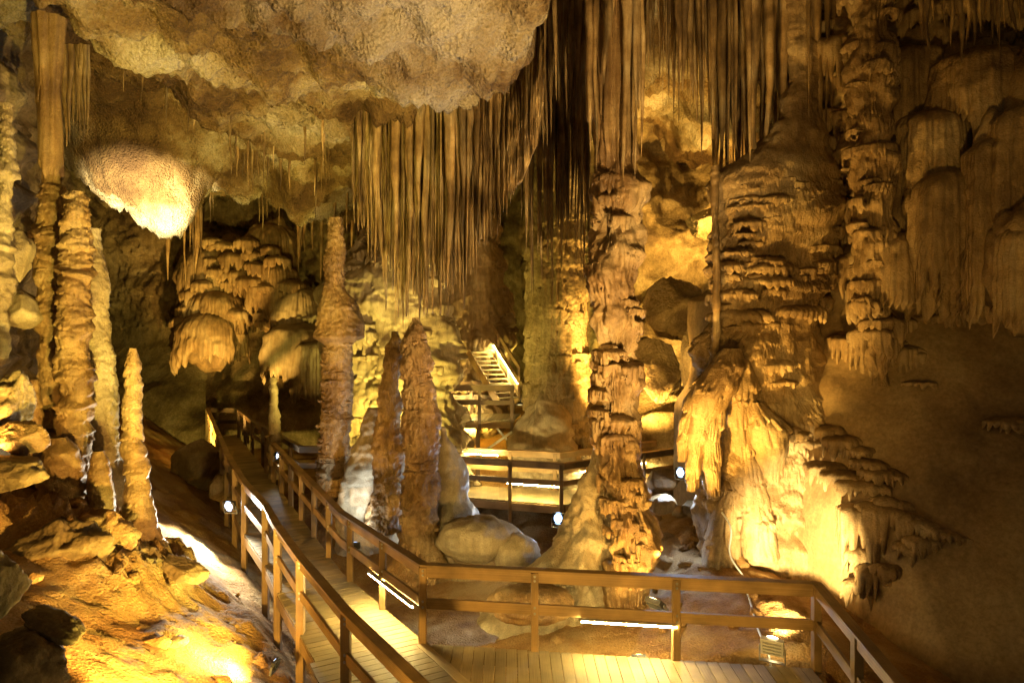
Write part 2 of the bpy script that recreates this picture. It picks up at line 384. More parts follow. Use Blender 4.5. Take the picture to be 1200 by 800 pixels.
TAU = 2 * np.pi
def fl_big(s, a=1., n=34, tier=.62): return lambda x, y, z, r, T: a * (-.08 + drips(T / TAU * n, (x, y, z), tier, .15, .8, .06, 1.0, s, .8, .05, 21.) + drips(T / TAU * round(n * 1.6), (x, y, z), tier * .45, .055, .8, .03, 1.0, s + 3, .8, .05, 30.) + .20 * fbm(x * 1.3, y * 1.3, z * 1.3 + s, 4))
def fl_scale(s, a=1., n=60): return lambda x, y, z, r, T: a * (drips(T / TAU * n, (x, y, z), .15, .04, .7, .014, 1.0, s) + .10 * fbm(x * 1.5, y * 1.5, z * 1.1 + s, 4) + .02 * noise(x * 12, y * 12, z * 12))
def fl_knob(s, a=1., n=60): return lambda x, y, z, r, T: a * (drips(T / TAU * n, (x, y, z), .15, .045, .7, .016, 1.0, s) + drips(T / TAU * 22, (x, y, z), .55, .07, .6, .03, 1.0, s + 4, .7, .1, 9.) + .15 * fbm(x * 1.7, y * 1.7, z * 1.4 + s, 4) + .04 * fbm(x * 7, y * 7, z * 7, 3))
def fl_lump(s, a=1., n=16): return lambda x, y, z, r, T: a * (flow((x, y, z), .34, .10, .16, .25, .03, 1.2, s, .9, .35) + drips(T / TAU * n, (x, y, z), .17, .045, .6, .02, 1.2, s + 2) + .07 * fbm(x * 2.4, y * 2.4, z * 2.4, 4))
def fl_flute(s, a=1.): return lambda x, y, z, r, T: a * (.10 * noise(x / .13, y / .13 + s, z * .25) + .05 * noise(x / .055, y / .055 + s, z * .4) + flow((x, y, z), 1.1, .10, .08, .3, .02, 1., s))

# tall central column
def center_disp(x, y, z, r, T):
    up = sst(6.6, 7.2, z)
    a = -.05 + drips(T / TAU * 36, (x, y, z), .7, .06, .8, .05, .8, 1., .8, .05, 21.) + .28 * fbm(x * 1.5, y * 1.5, z * 1.3, 4) + .04 * noise(x / .09, y / .09, z * .5)
    b = fl_flute(5., 1.3)(x, y, z, r, T)
    return a * (1 - up) + b * up
CC = [(716, -40, 26), (716, 60, 24), (718, 150, 22), (722, 205, 20), (722, 225, 24), (718, 290, 29), (722, 330, 27), (727, 380, 25), (722, 430, 24), (722, 470, 27), (722, 510, 26), (730, 560, 27), (735, 610, 28), (736, 660, 24), (734, 720, 22), (732, 770, 24)]
cc = tube('limestone_column', CC, 11.2, center_disp, M['rust'], 240, .022, 'massive tiered limestone column rising from behind the platform railing to the ceiling', 'column')
tube('stalagmite_skirt', [(704, 520, 6), (702, 550, 12), (694, 600, 22), (678, 650, 44), (660, 690, 68), (645, 720, 90)], 11.9,
     lambda x, y, z, r, T: .24 * fbm(x * 1.3, y * 1.3, z * .9, 5) + .035 * fbm(x * 6, y * 6, z * 4, 3) + .02 * noise(x / .07, y / .07, z * .6), M['pale'], 160, .02, 'smooth mauve brown mound flaring against the foot of the massive column', 'stalagmite')
# column at right
TC = [(1022, -40, 30), (1022, 60, 24), (1020, 120, 22), (1022, 200, 22), (1024, 260, 24), (1026, 310, 23), (1026, 360, 22), (1030, 410, 20), (1032, 452, 14)]
tc = tube('tiered_column', TC, 11.6,
     lambda x, y, z, r, T: -.05 + drips(T / TAU * 34, (x, y, z), .8, .05, .8, .045, .8, 11., .8, .05, 21.) + .2 * fbm(x * 1.5, y * 1.5, z * 1.3, 4), M['flow'], 200, .022, 'brown tiered column against the right wall between stalactites and draperies', 'column')
# great terraced flowstone
def terr(x, y, z, r, T):
    niche = sst(2.55, 2.1, z) * sst(.35, .6, z) * sst(4.2, 4.6, x)
    w = .5 * noise(x * 1.1, y, z * 1.1)
    smooth = sst(4.9, 5.15, x + w) * sst(2.9, 3.3, z + w) * sst(5.1, 4.8, z + w)
    top = sst(7.0, 7.5, z + .6 * w)
    a = drips(T / TAU * 140, (x, y, z), .23, .10, .6, .025, .9, 24., .7, .05, 11.) + .30 * fbm(x * .8, y * .8, z * .8, 4)
    s = .12 * fbm(x * 1.6, y * 1.6, z * 2.2, 5) + sst(7.2, 7.8, z) * .05 * noise(x / .1, y / .1, z * .3) + niche * (.42 * np.exp(-((z - 1.0 + .28 * (x - 4.6)) / .13) ** 2) * (.7 + .6 * noise(x * 3, y * 3, z * 3)) + .14 * fbm(x * 3, y * 3, z * 6, 4) + .04 * fbm(x * 9, y * 9, z * 12, 3))
    k = np.maximum(niche, np.maximum(smooth, .8 * top))
    return a * (1 - k) + s * k - .62 * niche
TF = [(942, -60, 20), (942, 40, 18), (940, 100, 19), (937, 140, 25), (926, 178, 46), (914, 200, 66), (912, 230, 70), (908, 280, 68), (902, 330, 64), (898, 380, 62), (900, 430, 72), (910, 480, 84), (922, 530, 98), (930, 580, 104), (930, 640, 100), (930, 700, 110), (925, 760, 130)]
tf = tube('terraced_flowstone', TF,
     13.0, terr, M['flow'], 400, .026, 'huge terraced flowstone with rows of dripping fringes beside the dark right wall', 'flowstone', squash=.62, arc=125)
tube('limestone_column', [(838, 195, 4), (838, 260, 3.5), (840, 330, 3.5), (839, 400, 4), (836, 445, 8)], 12.5, fl_lump(70., .3, 9), M['stal'], 60, .02, 'thin straight pillar along the left edge of the terraced flowstone', 'column')
# middle dark column
FCP = [(652, 150, 34), (652, 220, 32), (650, 300, 29), (652, 380, 32), (654, 450, 35), (655, 540, 38), (655, 600, 40)]
fc = tube('fluted_column', FCP, 21.6,
     lambda x, y, z, r, T: fl_flute(31., 1.)(x, y, z, r, T) + drips(T / TAU * 44, (x, y, z), .8, .16, .7, .06, 1.2, 33.), M['wall'], 180, .036, 'dark fluted column behind the massive column, beside the stairs', 'column')
# column pair mid left
ST1 = [(486, 372, 3), (487, 388, 8), (489, 420, 12), (491, 470, 16), (492, 520, 18), (492, 580, 19), (492, 630, 21), (492, 650, 27), (492, 672, 40)]
st1 = tube('stalagmite', ST1, 12.9, fl_knob(41., .75), M['rust'], 230, .014, 'thick scaly brown stalagmite tapering up under the stalactite curtain', 'stalagmite')
tube('stalagmite', [(461, 388, 3), (460, 410, 8), (457, 480, 12), (454, 560, 15), (448, 620, 22)], 14.0, fl_knob(43., .7), M['rust'], 180, .016, 'narrow scaly stalagmite close behind the thick one, partly hidden', 'stalagmite')
ST3 = [(392, 255, 7), (393, 300, 8), (394, 338, 12), (397, 368, 22), (398, 396, 29), (395, 403, 13), (393, 440, 15), (393, 520, 18), (393, 580, 21), (393, 640, 24)]
st3 = tube('stalagmite_column', ST3, 15.6,
     lambda x, y, z, r, T: fl_scale(45., 1.1)(x, y, z, r, T), M['rust'], 200, .016, 'slim column with a conical collar standing right of the long walkway', 'column')
tube('flowstone_mound', [(437, 478, 4), (437, 500, 14), (434, 540, 22), (432, 580, 27), (432, 640, 33)], 15.0, lambda x, y, z, r, T: .2 * fbm(x * 1.2, y * 1.2, z * 1.2, 4), M['pale'], 150, .02, 'white knobbly flowstone mound glowing in cool light between two columns', 'flowstone')
tube('flowstone_mound', [(518, 500, 5), (522, 540, 14), (526, 580, 24), (536, 620, 40), (550, 660, 60)], 13.6, lambda x, y, z, r, T: .18 * fbm(x * 1.1, y * 1.1, z * 1., 4), M['pale'], 150, .02, 'rounded brown flowstone mound right of the thick scaly stalagmite', 'flowstone')
tube('stalagmite', [(320, 442, 2), (320, 456, 4), (321, 480, 5), (322, 505, 6), (322, 560, 7)], 19.3, fl_lump(47., .5), M['pale'], 60, .014, 'slender candle stalagmite standing beside the far walkway railing', 'stalagmite')
# left cluster
tube('limestone_column', [(58, 20, 14), (58, 100, 11), (60, 160, 11), (61, 215, 10), (62, 230, 13), (60, 290, 15), (62, 350, 13), (60, 420, 12), (60, 480, 13), (62, 560, 18), (62, 600, 22)], 11.6,
     lambda x, y, z, r, T: np.where(z > 6.75, fl_flute(51., .6)(x, y, z, r, T), fl_lump(52., 1.1)(x, y, z, r, T)), M['rust'], 170, .016, 'tall thin column joining the low ceiling edge at far left', 'column')
tube('limestone_column', [(88, 225, 6), (90, 250, 10), (91, 300, 12), (88, 350, 13), (88, 400, 15), (88, 450, 15), (86, 520, 15), (84, 560, 18), (84, 600, 20)], 11.2, fl_lump(54., 1.2), M['rust'], 170, .015, 'lumpy orange column just right of the tall thin column', 'column')
tube('stalagmite', cone(106, 268, 9, 122, 560, 22, 6) + [(124, 610, 25)], 12.0, fl_scale(56., .8), M['pale'], 190, .013, 'smooth tapering grey stalagmite at the right of the left column cluster', 'stalagmite')
tube('stalagmite', [(155, 408, 3), (155, 420, 7), (156, 460, 8), (157, 520, 9), (160, 575, 12), (165, 630, 20), (170, 670, 30)], 10.8, fl_lump(58., .6), M['rust'], 110, .013, 'thin lumpy orange stalagmite standing alone above the left mound', 'stalagmite')
tube('stalagmite', [(38, 445, 4), (38, 470, 9), (37, 500, 10), (36, 560, 14)], 10.9, fl_lump(60., .7), M['rust'], 90, .015, 'short knobbly stalagmite at the far left below the columns', 'stalagmite')
tube('stalagmite', [(66, 512, 5), (70, 526, 17), (72, 550, 20), (74, 580, 24)], 10.6, fl_lump(62., .6), M['rust'], 100, .014, 'stubby rounded orange stalagmite at the foot of the lumpy column', 'stalagmite')
tube('stalagmite', [(116, 528, 3), (117, 545, 8), (118, 575, 11), (120, 600, 13)], 10.7, fl_lump(64., .5), M['rust'], 80, .014, 'little orange stalagmite in front of the smooth grey one', 'stalagmite')
tube('limestone_column', [(8, 122, 5), (9, 150, 6), (10, 200, 6), (0, 260, 8), (0, 330, 9), (-4, 420, 10)], 10.4, fl_lump(66., .8), M['pale'], 110, .016, 'yellow lit column cut off by the left edge of the picture', 'column')
# flowstone behind the curtain
FW1 = [(470, 270, 40), (465, 330, 62), (460, 380, 66), (462, 430, 60), (470, 480, 70), (470, 540, 80), (470, 620, 90)]
fw1 = tube('flowstone_wall', FW1, 20.5,
     lambda x, y, z, r, T: drips(T / TAU * 70, (x, y, z), .8, .35, .5, .06, 1.6, 71.) + .45 * fbm(x * .8, y * .8, z * .8, 4), M['pale'], 240, .03, 'lumpy yellow flowstone bank behind the stalactite curtain', 'flowstone', squash=.6)
FW2 = [(548, 180, 30), (548, 240, 34), (545, 300, 38), (548, 360, 44), (550, 400, 42), (545, 460, 40), (540, 560, 50)]
fw2 = tube('flowstone_wall', FW2, 23.5,
     lambda x, y, z, r, T: drips(T / TAU * 60, (x, y, z), .9, .3, .8, .08, 1.2, 73.) + .35 * fbm(x * .8, y * .8, z * .8, 4), M['flow'], 220, .032, 'olive fluted flowstone wall left of the wooden stairs', 'flowstone', squash=.6)
tube('flowstone_mound', [(640, 452, 8), (636, 468, 20), (638, 500, 34), (642, 530, 42), (648, 570, 50)], 20.9, lambda x, y, z, r, T: .35 * fbm(x * .9, y * .9, z * .9, 4), M['pale'], 130, .03, 'rounded yellow mound right of the upper viewing platform', 'flowstone')
# collapsed root-like arms of the terraced flowstone
def drapery(name, px, py, d, hw, hdome, hskirt, mat, seed, label=None, parent=None, nu=136, arc=(-200, 20), depthk=.8, taper=.9, group=None, cat=None, fw=.075):
    """a domed cap whose rim hangs as fluted pleats"""
    c = at(px, py, d); r0 = hw * d / F; hd = hdome * d / F; hs = hskirt * d / F
    th = np.linspace(R(arc[0]), R(arc[1]), nu); nd = 13; ns = max(20, int(hs / (.0034 * d)))
    s = np.concatenate([np.linspace(0, 1, nd, endpoint=False), 1 + np.linspace(0, 1, ns)])
    T, Sg = np.meshgrid(th, s, indexing='ij')
    dome = np.clip(Sg, 0, 1); sk = np.clip(Sg - 1, 0, 1)
    lob = 1 + .38 * noise(np.cos(T) * 1.3 + seed, np.sin(T) * 1.3, seed * 3.) + .12 * noise(np.cos(T) * 4 + seed, np.sin(T) * 4, seed * 3.)
    hd = hd * 1.9; c.z += hd * .3
    rr = r0 * lob * np.sin(dome * np.pi / 2) ** .85 * (1 + .18 * np.sin(sk * 2.2) - (1 - taper) * sk)
    x = c.x + rr * np.cos(T); y = c.y + depthk * rr * np.sin(T)
    uu = T * r0 / fw + .5 * noise(x * 2, y * 2 + seed, 0 * x); iu = np.floor(uu); cu = (uu - iu) * 2 - 1
    rd = np.sqrt(np.clip(1 - cu * cu, 0, 1)); D = (.2 + .8 * hsh(iu, seed)) * rd ** .6
    D2 = noise(x / (fw * .45) + seed, y / (fw * .45), sk * 1.2)
    ln = hs * (.62 + .42 * D + .45 * noise(x * 1.3, y * 1.3, seed + 0 * x))
    z = c.z - hd * (1 - np.cos(dome * np.pi / 2)) * lob - sk * ln
    bul = (fw * .5 * (rd - .5) + fw * .3 * hsh(iu, seed + 3) + fw * .15 * D2) * sst(.45, 1.0, Sg) * (1 - .3 * sk)
    bul = bul + .06 * r0 * fbm(x * 3 / max(r0, .2), y * 3 / max(r0, .2), z * 3 / max(r0, .2), 3)
    tip = 1 - .9 * sst(.9, 1, sk)
    x = x + np.cos(T) * bul; y = y + np.sin(T) * bul * depthk
    y = y + (1 - tip) * .12
    o = grid_obj(name, np.stack([x, y, z], -1), mat, parent=parent, flip=True)
    return tag(o, label, cat, group)
def fringe(c, ang, a, b, hd, hs, mat, seed, root, fw=.06, name='fringe'):
    """a shelf growing out of the rock at c towards the direction ang: sloping top, rounded rim, row of hanging fingers"""
    nfi = max(5, round(2.6 * a / fw)); nu = nfi * 5 + 1
    nd = 7; ns = 9
    q = np.linspace(-1, 1, nu) * R(112)
    sv = np.concatenate([np.linspace(0, 1, nd, endpoint=False), 1 + np.linspace(0, 1, ns)])
    Q, V = np.meshgrid(q, sv, indexing='ij')
    dm = np.clip(V, 0, 1); sk = np.clip(V - 1, 0, 1)
    ui = (Q / R(112) * .5 + .5) * nfi + .35 * noise(Q * 2.5 + seed, seed * 1.7 + 0 * Q, 0 * Q)
    i0 = np.floor(ui); cc = (ui - i0) * 2 - 1; rd = np.sqrt(np.clip(1 - cc * cc, 0, 1))
    h = hsh(i0, seed)
    lob = 1 + .40 * noise(Q * 1.1 + seed, .5 + 0 * Q, seed + 0 * Q) + .16 * noise(Q * 3.5 + seed, 2.5 + 0 * Q, seed + 0 * Q)
    rr = lob * np.sin(dm * np.pi / 2) ** .9
    edge = np.cos(Q * .78) ** .5
    ln = hs * (.05 + (.3 + .7 * h) * rd ** 1.1) * (.35 + .65 * edge) * (.8 + .5 * noise(Q * 1.6 + seed, 8.5 + 0 * Q, seed + 0 * Q))
    z = c[2] - hd * (1 - np.cos(dm * np.pi / 2)) * lob - sk * ln
    out = (fw * .5 * (rd - .4) + fw * .35 * (h - .5)) * sst(.5, 1., V)
    shr = 1 - .10 * sk - .55 * sst(.86, 1., sk)
    o_ = (b * rr * np.cos(Q) + out * np.cos(Q)) * (1 - .12 * sk) - (fw * .9) * sst(.8, 1., sk)
    t_ = a * rr * np.sin(Q) + out * np.sin(Q)
    wig = .03 * fbm(t_ * 4 + seed, o_ * 4, z * 4, 3)
    ca, sa_ = math.cos(ang), math.sin(ang)
    P = np.stack([c[0] + ca * (o_ + wig) - sa_ * t_, c[1] + sa_ * (o_ + wig) + ca * t_, z + wig * .6], -1)
    return grid_obj(name, P, mat, parent=root, flip=False)
def fringes_on(root, surf, z0, z1, row, amin, amax, hs, mat, seed, fw=.06, half=78, skip=None, keep=.8, dep=.55, emb=.45, gap=(1.0, 1.7)):
    """rows of fringe shelves over a surface; surf(z, theta) gives point, facing angle and arc length per radian"""
    rnd = random.Random(seed); z = z1; n = 0
    while z > z0:
        th = -half + rnd.uniform(0, 15)
        while th < half:
            a = amin + (amax - amin) * rnd.random() ** 1.8
            zz = z + rnd.uniform(-.6, .6) * row + 1.1 * row * float(noise(th * .05 + seed, z * .8, 3.3))
            p, ang, per = surf(zz, R(th - 90))
            if rnd.random() < keep * min(1, max(.25, .75 + 1.1 * float(noise(th * .03 + 5 + seed, z * .9, 7.7)))) + .1 and not (skip and skip(p)):
                b = a * rnd.uniform(.8, 1.25) * dep
                fringe((p[0] - math.cos(ang) * b * emb, p[1] - math.sin(ang) * b * emb, p[2]), ang + rnd.uniform(-.25, .25), a, b, a * rnd.uniform(.14, .34), hs * rnd.uniform(.45, 1.3) * (.6 + .4 * a / amax), mat, rnd.uniform(0, 90), root, fw * rnd.uniform(.85, 1.25)); n += 1
            th += math.degrees(a * rnd.uniform(*gap) / per)
        z -= row * rnd.uniform(.75, 1.25)
    return n
def crust(root, prof, d, z0, z1, seed, amin=.05, amax=.15):
    fringes_on(root, tube_surf(prof, d), z0, z1, .16, amin, amax, .09, M['rust'], seed, .05, 95, keep=.6, dep=.5, emb=.35)
def tube_surf(prof, d, squash=1., shrink=.0):
    pts = sorted([(at(px, py, d), hw * d / F) for px, py, hw in prof], key=lambda t: t[0].z)
    zz = [p.z for p, r in pts]; xx = [p.x for p, r in pts]; rr = [r for p, r in pts]
    def f(z, th):
        r = float(np.interp(z, zz, rr)) - shrink; x = float(np.interp(z, zz, xx))
        nx, ny = math.cos(th) , math.sin(th) / squash
        return (x + r * math.cos(th), d + squash * r * math.sin(th), z), math.atan2(ny, nx), max(.08, r * (squash + 1) / 2)
    return f
def mound(c, a, b, seed, mat, root):
    nu, nv = 48, 32
    th = np.linspace(0, 2 * np.pi, nu, endpoint=False); ph = np.linspace(.02, np.pi - .02, nv)
    T, Q = np.meshgrid(th, ph, indexing='ij')
    x = np.sin(Q) * np.cos(T); y = np.sin(Q) * np.sin(T); z = -np.cos(Q)
    k = 1 + .3 * fbm(x * 1.3 + seed, y * 1.3, z * 1.3, 4)
    X = c.x + a * x * k; Y = c.y + .75 * a * y * k; Z = c.z + b * z * k
    dd = drips(T / TAU * round(TAU * a / .11), (X, Y, Z), .4, .16, .7, .04, 1.2, seed) * np.sin(Q)
    grid_obj('flow_body', np.stack([X + dd * x, Y + dd * y, Z], -1), mat, close_u=True, parent=root)
TAU = 2 * np.pi
def cascade(loc, label, items, mat, seed, name='flowstone_cascade', body=1., **kw):
    root = empty(name, loc, label, 'flowstone')
    bpy.context.view_layer.update()
    rnd = random.Random(int(seed))
    for px, py, d, hw, hd, hs in items:
        mound(at(px + rnd.uniform(-6, 6), py + hd + .35 * hs, d + hw * d / F * .5), hw * d / F * 1.08 * body, (hd + .55 * hs) * d / F * 1.05 * body, rnd.uniform(0, 90), mat, root)
    for i, (px, py, d, hw, hd, hs) in enumerate(items):
        drapery('drapery', px, py, d, hw, hd, hs, mat, seed + i * 1.7, parent=root, **kw)
    return root
bpy.context.view_layer.update()
fringes_on(cc, tube_surf(CC, 11.2), -.3, 2.9, .34, .07, .26, .40, M['rust'], 25, .055, 95, keep=.6, dep=.32, emb=.5)
fringes_on(cc, tube_surf(CC, 11.2), 2.9, 7.0, .30, .12, .46, .42, M['rust'], 5, .058, 95, keep=.62, dep=.5, emb=.62)
crust(st1, ST1, 12.9, .4, 4.2, 41); crust(st3, ST3, 15.6, .2, 3.9, 42, .07, .2)
fringes_on(fw1, tube_surf(FW1, 20.5, .6), 1.0, 6.6, .5, .25, .8, .5, M['pale'], 15, .13, 80, keep=.6, dep=.6, emb=.5)
fringes_on(fw2, tube_surf(FW2, 23.5, .6), 2.0, 9.5, .7, .25, .7, .9, M['flow'], 16, .13, 80, keep=.6, dep=.5, emb=.5)
fringes_on(fc, tube_surf(FCP, 21.6), 1.0, 8.0, .8, .2, .6, .8, M['wall'], 17, .12, 90, keep=.5, dep=.5, emb=.55)
fringes_on(tc, tube_surf(TC, 11.6), 3.6, 10.2, .45, .16, .40, .36, M['flow'], 6, .062, 95, keep=.65, dep=.5, emb=.6)
fringes_on(tf, tube_surf(TF, 13.0, .62), .9, 7.0, .20, .16, .60, .26, M['flow'], 7, .07, 80, keep=.78, dep=.5, gap=(.8, 1.35),
    skip=lambda p: (p[0] > 4.25 and .3 < p[2] < 2.35) or (p[0] > 4.95 and 3.0 < p[2] < 4.75))
cascade(at(300, 400, 29), 'golden cascade of pleated draperies under the ceiling on the far left wall',
        [(252, 296, 29.0, 33, 10, 55), (316, 270, 29.2, 26, 12, 50), (318, 312, 28.6, 28, 8, 62), (255, 346, 28.4, 32, 10, 40), (250, 372, 28.0, 34, 14, 36), (222, 338, 29.0, 10, 4, 28), (300, 286, 29.6, 24, 8, 34), (275, 284, 29.8, 22, 6, 30)], M['flow'], 1., fw=.14)
gc = COL.objects['flowstone_cascade']
rg = random.Random(31)
for py in range(282, 400, 15):
    for px in np.arange(222 + rg.uniform(0, 12), 348, 23):
        if rg.random() < .25 or (px > 300 and py > 372) or (px < 236 and py < 330): continue
        p = at(px + rg.uniform(-8, 8), py + rg.uniform(-6, 6), 28.0 + rg.uniform(-.15, .35)); k_ = rg.uniform(10, 20) * 28 / F
        fringe((p.x, p.y, p.z), R(-90 + rg.uniform(-15, 15)), k_, k_ * .8, k_ * .45, rg.uniform(14, 30) * 28 / F, M['flow'], rg.uniform(0, 90), gc, .15)
cascade(at(370, 430, 27), 'olive draperies with long pleats beside the slim collared column',
        [(350, 384, 27.5, 40, 10, 50), (352, 345, 28, 28, 12, 30), (410, 330, 25, 30, 14, 60), (428, 390, 23, 28, 14, 50), (376, 402, 26.5, 30, 6, 60), (420, 455, 22, 30, 16, 40)], M['pale'], 20., fw=.13)
rw = empty('flowstone_cascade', at(1100, 300, 11.5), 'brown stacked draperies along the upper right wall', 'flowstone')
bpy.context.view_layer.update()
def rw_surf(z, th):
    x = 5.9 + (R(90) + th + R(78)) / R(156) * 3.6
    return (x, float(right_Y(np.array(x), np.array(z))), z), R(-120), 1.3
fringes_on(rw, rw_surf, 5.1, 10.4, .5, .22, .8, .95, M['flow'], 9, .085, 78, keep=.85, dep=.6, emb=.25, gap=(.8, 1.3))
cascade(at(1120, 330, 11), 'broad brown draperies with long pleated legs at the upper right edge',
        [(1092, 138, 11.6, 44, 12, 140), (1116, 208, 11.0, 40, 15, 120), (1060, 278, 11.5, 38, 10, 80), (1150, 66, 11.4, 52, 12, 110), (1172, 170, 10.6, 42, 14, 190), (1215, 130, 10.4, 44, 14, 240), (1205, 270, 9.9, 36, 10, 110), (1130, 262, 11.0, 34, 12, 90), (1072, 60, 12, 34, 8, 200), (1060, 170, 11.9, 22, 6, 150)], M['flow'], 40., fw=.085)
lf = empty('fringed_flowstone', wall_hit(1040, 690)[0], 'fringed draperies tapering to a point on the dark lower right wall', 'flowstone')
sf = empty('fringed_flowstone', wall_hit(1040, 452)[0], 'small dark fringes at the foot of the tiered column', 'flowstone')
uf_ = empty('fringed_flowstone', wall_hit(1000, 560)[0], 'row of fringed ledges running right above the bright niche', 'flowstone')
bpy.context.view_layer.update()
def wall_fringe(root, px, py, hw, hd, hs, mat, fw=.07, ang=-122, dep=.5):
    p, d = wall_hit(px, py); a_ = hw * 1.45 * d / F
    fringe((p.x + math.cos(R(ang)) * a_ * .10, p.y + math.sin(R(ang)) * a_ * .10, p.z), R(ang), a_, a_ * .75, hd * 2.2 * d / F, hs * 1.1 * d / F, M[mat], px * .31 + py * .17, root, fw)
for it in [(1012, 590, 17, 3, 85), (1030, 588, 18, 3, 88), (1046, 592, 16, 3, 70), (1062, 598, 15, 3, 42), (1078, 606, 15, 3, 34), (1094, 614, 14, 2, 26), (1110, 621, 12, 2, 18), (1124, 626, 9, 1, 12), (1040, 580, 12, 4, 24), (1056, 586, 10, 3, 18), (1082, 626, 16, 3, 22), (1064, 634, 12, 3, 24), (1028, 662, 16, 4, 42), (1012, 678, 13, 3, 32), (1044, 660, 12, 3, 26), (1008, 640, 12, 3, 40)]: wall_fringe(lf, *it, 'flow')
for it in [(1012, 398, 18, 3, 45), (1034, 396, 20, 3, 58), (1056, 404, 18, 3, 40), (1070, 410, 10, 2, 26), (992, 392, 16, 3, 46), (1040, 370, 22, 4, 40), (1078, 446, 10, 1, 9), (1186, 488, 18, 3, 16), (1204, 486, 16, 3, 20)]: wall_fringe(sf, *it, 'mud', .07)
for it in [(990, 508, 16, 3, 20), (1004, 520, 15, 3, 18), (976, 498, 14, 3, 20), (1018, 536, 16, 3, 22), (1036, 546, 16, 3, 18), (1050, 552, 12, 2, 14), (996, 550, 20, 3, 24), (974, 540, 20, 3, 28), (1016, 560, 18, 3, 20)]: wall_fringe(uf_, *it, 'flow')
arms = empty('root_flowstone', at(835, 600, 12.2), 'golden root-like flowstone arms hanging over a black hollow', 'flowstone')
bpy.context.view_layer.update()
for k, prof in enumerate(([(858, 408, 10), (852, 428, 22), (838, 455, 22), (826, 485, 16), (818, 515, 10), (812, 548, 5), (810, 575, 2)],
                          [(846, 425, 8), (832, 445, 16), (815, 468, 14), (806, 492, 10), (800, 520, 5), (799, 540, 2)],
                          [(868, 420, 10), (866, 450, 20), (868, 490, 17), (872, 530, 15), (878, 570, 17), (884, 610, 20), (888, 650, 22)],
                          [(838, 450, 8), (834, 480, 12), (832, 510, 10), (834, 545, 6), (836, 580, 3)],
                          [(884, 470, 10), (896, 500, 24), (902, 525, 22), (904, 548, 12), (905, 565, 6)],
                          [(858, 575, 5), (852, 600, 12), (848, 640, 18), (846, 690, 26)])):
    tube('arm', prof, 12.1 + .15 * (k % 3), lambda x, y, z, r, T: drips(T / TAU * 22, (x, y, z), .5, .06, .7, .045, 1., 80. + k) + .03 * noise(T * 4.0 * 1.0, z * .5, k) * 0 + .08 * fbm(x * 2, y * 2, z * 1.2, 3), M['flow'], 110, .018, parent=arms)

# ------------------------------------------------------------------ stalactites
def stal_mesh(seed, knob=1., nu=10, nv=34, blunt=0.):
    t = np.linspace(0, 1, nv); th = np.linspace(0, 2 * np.pi, nu, endpoint=False)
    T, V = np.meshgrid(th, t, indexing='ij')
    r = (1 - V) ** .55 * (1 - .35 * V) + .10 * (1 - V) ** .3
    r = r * (1 + .22 * knob * noise(np.cos(T) * .9 + seed, np.sin(T) * .9, V * 9 + seed)) * (1 + .3 * knob * noise(seed * 2 + 0 * V, .5 + 0 * V, V * 5))
    r = np.where(V > .985, .02, r)
    ox = .9 * noise(seed + 0 * V, 1.5 + 0 * V, V * 2.); oy = .9 * noise(seed + 7 + 0 * V, 1.5 + 0 * V, V * 2.)
    P = np.stack([r * np.cos(T) + ox, r * np.sin(T) + oy, -V], -1)
    me = np_mesh('stalactite', P.reshape(-1, 3), grid_quads(nu, nv, True, True)); me.materials.append(M['stal']); return me
STAL = [stal_mesh(i * 3.7 + .3, .6 + .15 * (i % 4)) for i in range(9)]
def stal(px, py, d, hw, ln, label, group, up=12, mat=None):
    if '%' in label: label = label % (('thick' if hw > 4 else 'thin'), ('long' if ln > (120 if py < 0 or ln > 160 else 75) else 'short'))
    """one stalactite: tip at py + ln, root sunk into the rock"""
    top = at(px, py - up, d)
    o = bpy.data.objects.new('stalactite', random.choice(STAL)); o.location = top
    r = hw * d / F
    o.scale = (r, r, (ln + up) * d / F); o.rotation_euler = (0, 0, random.uniform(0, 6.28))
    return tag(link(o), label, 'stalactite', group)
# 1. the long curtain
for i in range(64):
    t = (i + random.random()) / 64; px = 410 + 160 * t
    top = np.interp(px, [410, 470, 520, 560, 590], [158, 150, 146, 136, 120])
    bot = np.interp(px, [410, 425, 445, 465, 520, 545, 570, 590], [225, 300, 335, 372, 368, 320, 270, 235])
    d = np.interp(px, [410, 500, 590], [15.6, 14.5, 13.0]) + random.uniform(-.15, .5)
    ln = (bot - top) * random.choice([random.uniform(.4, .8), random.uniform(.75, 1.12)])
    lab = '%s %s stalactite ' + ('at the ragged left end of the long curtain' if px < 440 else 'of the long curtain, above the twin scaly stalagmites' if px < 510 else 'of the long curtain, left of its swept right end' if px < 550 else 'at the swept right end of the long curtain')
    stal(px, top, d - .1, random.choice([1.6, 2.2, 3, 4.2, 6.5]), ln, lab, 'stalactites of the long curtain', up=30)
# 2. right curtain
for i in range(74):
    px = 752 + 250 * (i + random.random()) / 74
    bot = np.interp(px, [750, 780, 800, 830, 860, 900, 950, 1000], [95, 120, 140, 215, 235, 225, 215, 130]) * (random.uniform(.5, 1.1) if px < 835 else random.uniform(.72, 1.1))
    lab = '%s %s brown stalactite hanging ' + ('in front of the golden rear chamber' if px < 835 else 'over the left half of the terraced flowstone' if px < 915 else 'between the terraced flowstone and the tiered column')
    stal(px, -15, random.uniform(12.6, 14.2), random.choice([2.5, 3.5, 5, 6, 8.5, 11]) * (.5 + .5 * (px > 825)), bot + 15, lab, 'stalactites right of the massive column', up=30)
